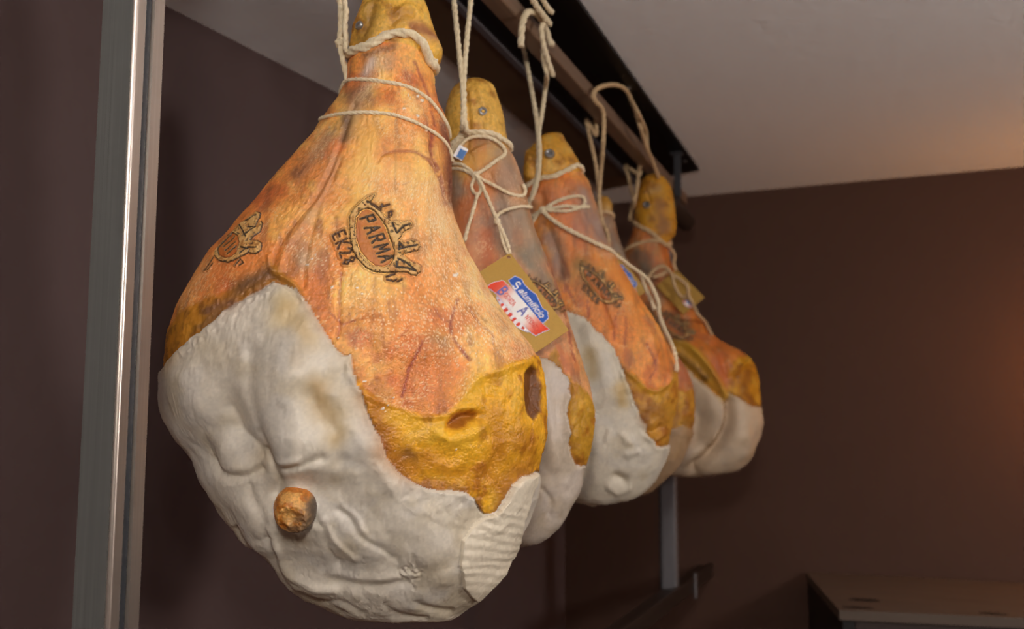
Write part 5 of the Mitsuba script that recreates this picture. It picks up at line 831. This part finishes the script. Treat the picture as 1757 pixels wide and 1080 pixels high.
def make_tag(key, corners, full, label, badge_at=None):
    """A card given by its hole corner, the end of its long side and the end of its short side."""
    A, Bc, _, D = [np.array(p) / 1000 for p in corners]
    e1 = (Bc - A) / np.linalg.norm(Bc - A)
    e2 = (D - A) - e1 * ((D - A) @ e1)
    w = np.linalg.norm(e2)
    e2 /= w
    n = np.cross(e1, e2)
    if n @ (EYE - A) < 0:
        n = -n
    L = np.linalg.norm(Bc - A)
    hand = np.sign(np.cross(e1, e2) @ n)
    M = np.eye(4)
    M[:3, 0], M[:3, 1], M[:3, 2], M[:3, 3] = e1, e2, n, A

    def put(mesh):
        mesh = mesh.copy()
        mesh.apply_transform(M)
        if hand < 0:
            mesh.invert()
        return mesh

    k = L / TAG['long']
    hole = TAG['hole']
    card = Polygon([(0, 0), (L, 0), (L, w), (0, w)]).difference(shapely.Point(hole[0] * k / 1000, hole[1] * k / 1000).buffer(0.0022))
    sheet = lambda poly, z0, z1: put(prism2(poly, z0, z1))
    part(key + '__card', sheet(card, 0, 0.0006), 'tag_card')
    mid = np.array(TAG['banner']).mean(0) * k / 1000
    small, spot = (1.0, mid) if badge_at is None else (badge_at[0], np.array([L, w]) * badge_at[1:])
    at = lambda p: (np.array(p) * k / 1000 - mid) * small + spot      # badge millimetres on the card
    sh = {a: Polygon(at(TAG[a])).buffer(0) for a in ('blue', 'banner', 'shield')}
    clip = Polygon([(0.001, 0.001), (L - 0.001, 0.001), (L - 0.001, w - 0.001), (0.001, w - 0.001)])
    badge = shapely.union_all([sh['blue'], sh['banner'], sh['shield']]).buffer(0.0009)
    b = key + '__label_badge'
    part(b, sheet(badge.intersection(clip), 0.0008, 0.0013), 'print_edge', 'small printed badge in blue, white and red')
    part(b + '__blue_field', sheet(sh['blue'].intersection(clip), 0.0013, 0.0016), 'print_blue')
    part(b + '__shield_field', sheet(sh['shield'].intersection(clip), 0.0013, 0.0015), 'print_white')
    bars = shapely.union_all([Polygon(at(q)).buffer(0) for q in TAG['bars']]).intersection(sh['shield'])
    part(b + '__red_bars', sheet(bars, 0.0015, 0.0017), 'print_red', 'row of short red bars')
    # the banner runs from red through white to red again, so it is a grid with a colour per corner
    ban = sh['banner'].intersection(clip)
    p0, p1 = at(TAG['salt0']), at(TAG['salt1'])
    m = prism2(ban, 0.0016, 0.0020)
    for _ in range(5):
        m = m.subdivide_to_size(0.004) if len(m.faces) < 6000 else m
    t = ((m.vertices[:, :2] - p0) @ (p1 - p0)) / ((p1 - p0) @ (p1 - p0))
    red = np.clip(step(0.36, 0.0, t) + step(0.66, 1.0, t), 0, 1)
    col = blend(np.tile(np.array((240, 236, 232), float), (len(t), 1)), (224, 62, 34), red)
    m = put(m)
    scene[b + '__banner'] = ply(trimesh.Trimesh(m.vertices, m.faces, process=False), 'print_vertex', False, color=rgb(*col.T).T)
    if full:
        for i, (word, o, e, upv, bold, ink, slant) in enumerate(TAG['words']):
            t = meshkit.text_mesh(word, 1.0, 0.02, bold)
            x = t.vertices.copy()
            span = x[:, 0].max() - x[:, 0].min()
            o_, e_, u_ = (at(p) for p in (o, e, upv))
            xs = (x[:, 0] - x[:, 0].min()) / span + slant * x[:, 1]
            pos = o_ + xs[:, None] * (e_ - o_) + x[:, 1:2] * (u_ - o_)
            t.vertices = np.column_stack([pos, np.where(x[:, 2] > 0.01, 0.00225, 0.0019) + (0 if ink != 'print_white' else -0.0003)])
            if np.cross(e_ - o_, u_ - o_) < 0:
                t.invert()
            part(b + '__lettering' + (f'_{i:03d}' if i else ''), put(t), ink)
    thing(key, label, 'tag')


def prism2(poly, z0, z1):
    ms = []
    for g in getattr(poly, 'geoms', [poly]):
        if g.geom_type == 'Polygon' and g.area > 1e-9:
            m = trimesh.creation.extrude_polygon(g, z1 - z0, engine='earcut')
            m.apply_translation([0, 0, z0])
            ms.append(m)
    return trimesh.util.concatenate(ms)


mat('print_vertex', VC, 0.4)
make_tag('paper_tag', BAKE['points']['tag1'], True, 'gold card tag with a shop badge hanging on the second ham')
make_tag('paper_tag_001', BAKE['points']['tag2'], True, 'gold card tag peeping out behind the third ham, only its blue edge showing')
make_tag('paper_tag_002', BAKE['points']['tag3'], False, 'shaded gold card tag hanging on the farthest ham under a twine bow', (0.34, 0.84, 0.64))

# small blue and white seal on the second ham's cord
s = np.array(BAKE['points']['seal'][0]) / 1000
h = HAM[2]
thing('paper_seal', 'tiny blue and white seal on the cord of the second ham', 'seal')
for i, (nm, off, size, bs) in enumerate((('strip', (0, 0, 0.001), (0.013, 0.017, 0.0012), 'print_white'), ('panel', (0.001, -0.002, 0.0024), (0.009, 0.012, 0.0008), 'seal_blue'))):
    m = trimesh.creation.box(size)
    m.apply_transform(trimesh.transformations.rotation_matrix(math.radians(-28), [0, 0, 1]))
    m.apply_translation(off)
    x = m.vertices
    m.vertices = s + x[:, :1] * h.U + x[:, 1:2] * h.V + x[:, 2:3] * h.W
    part(f'paper_seal__{nm}', m, bs)
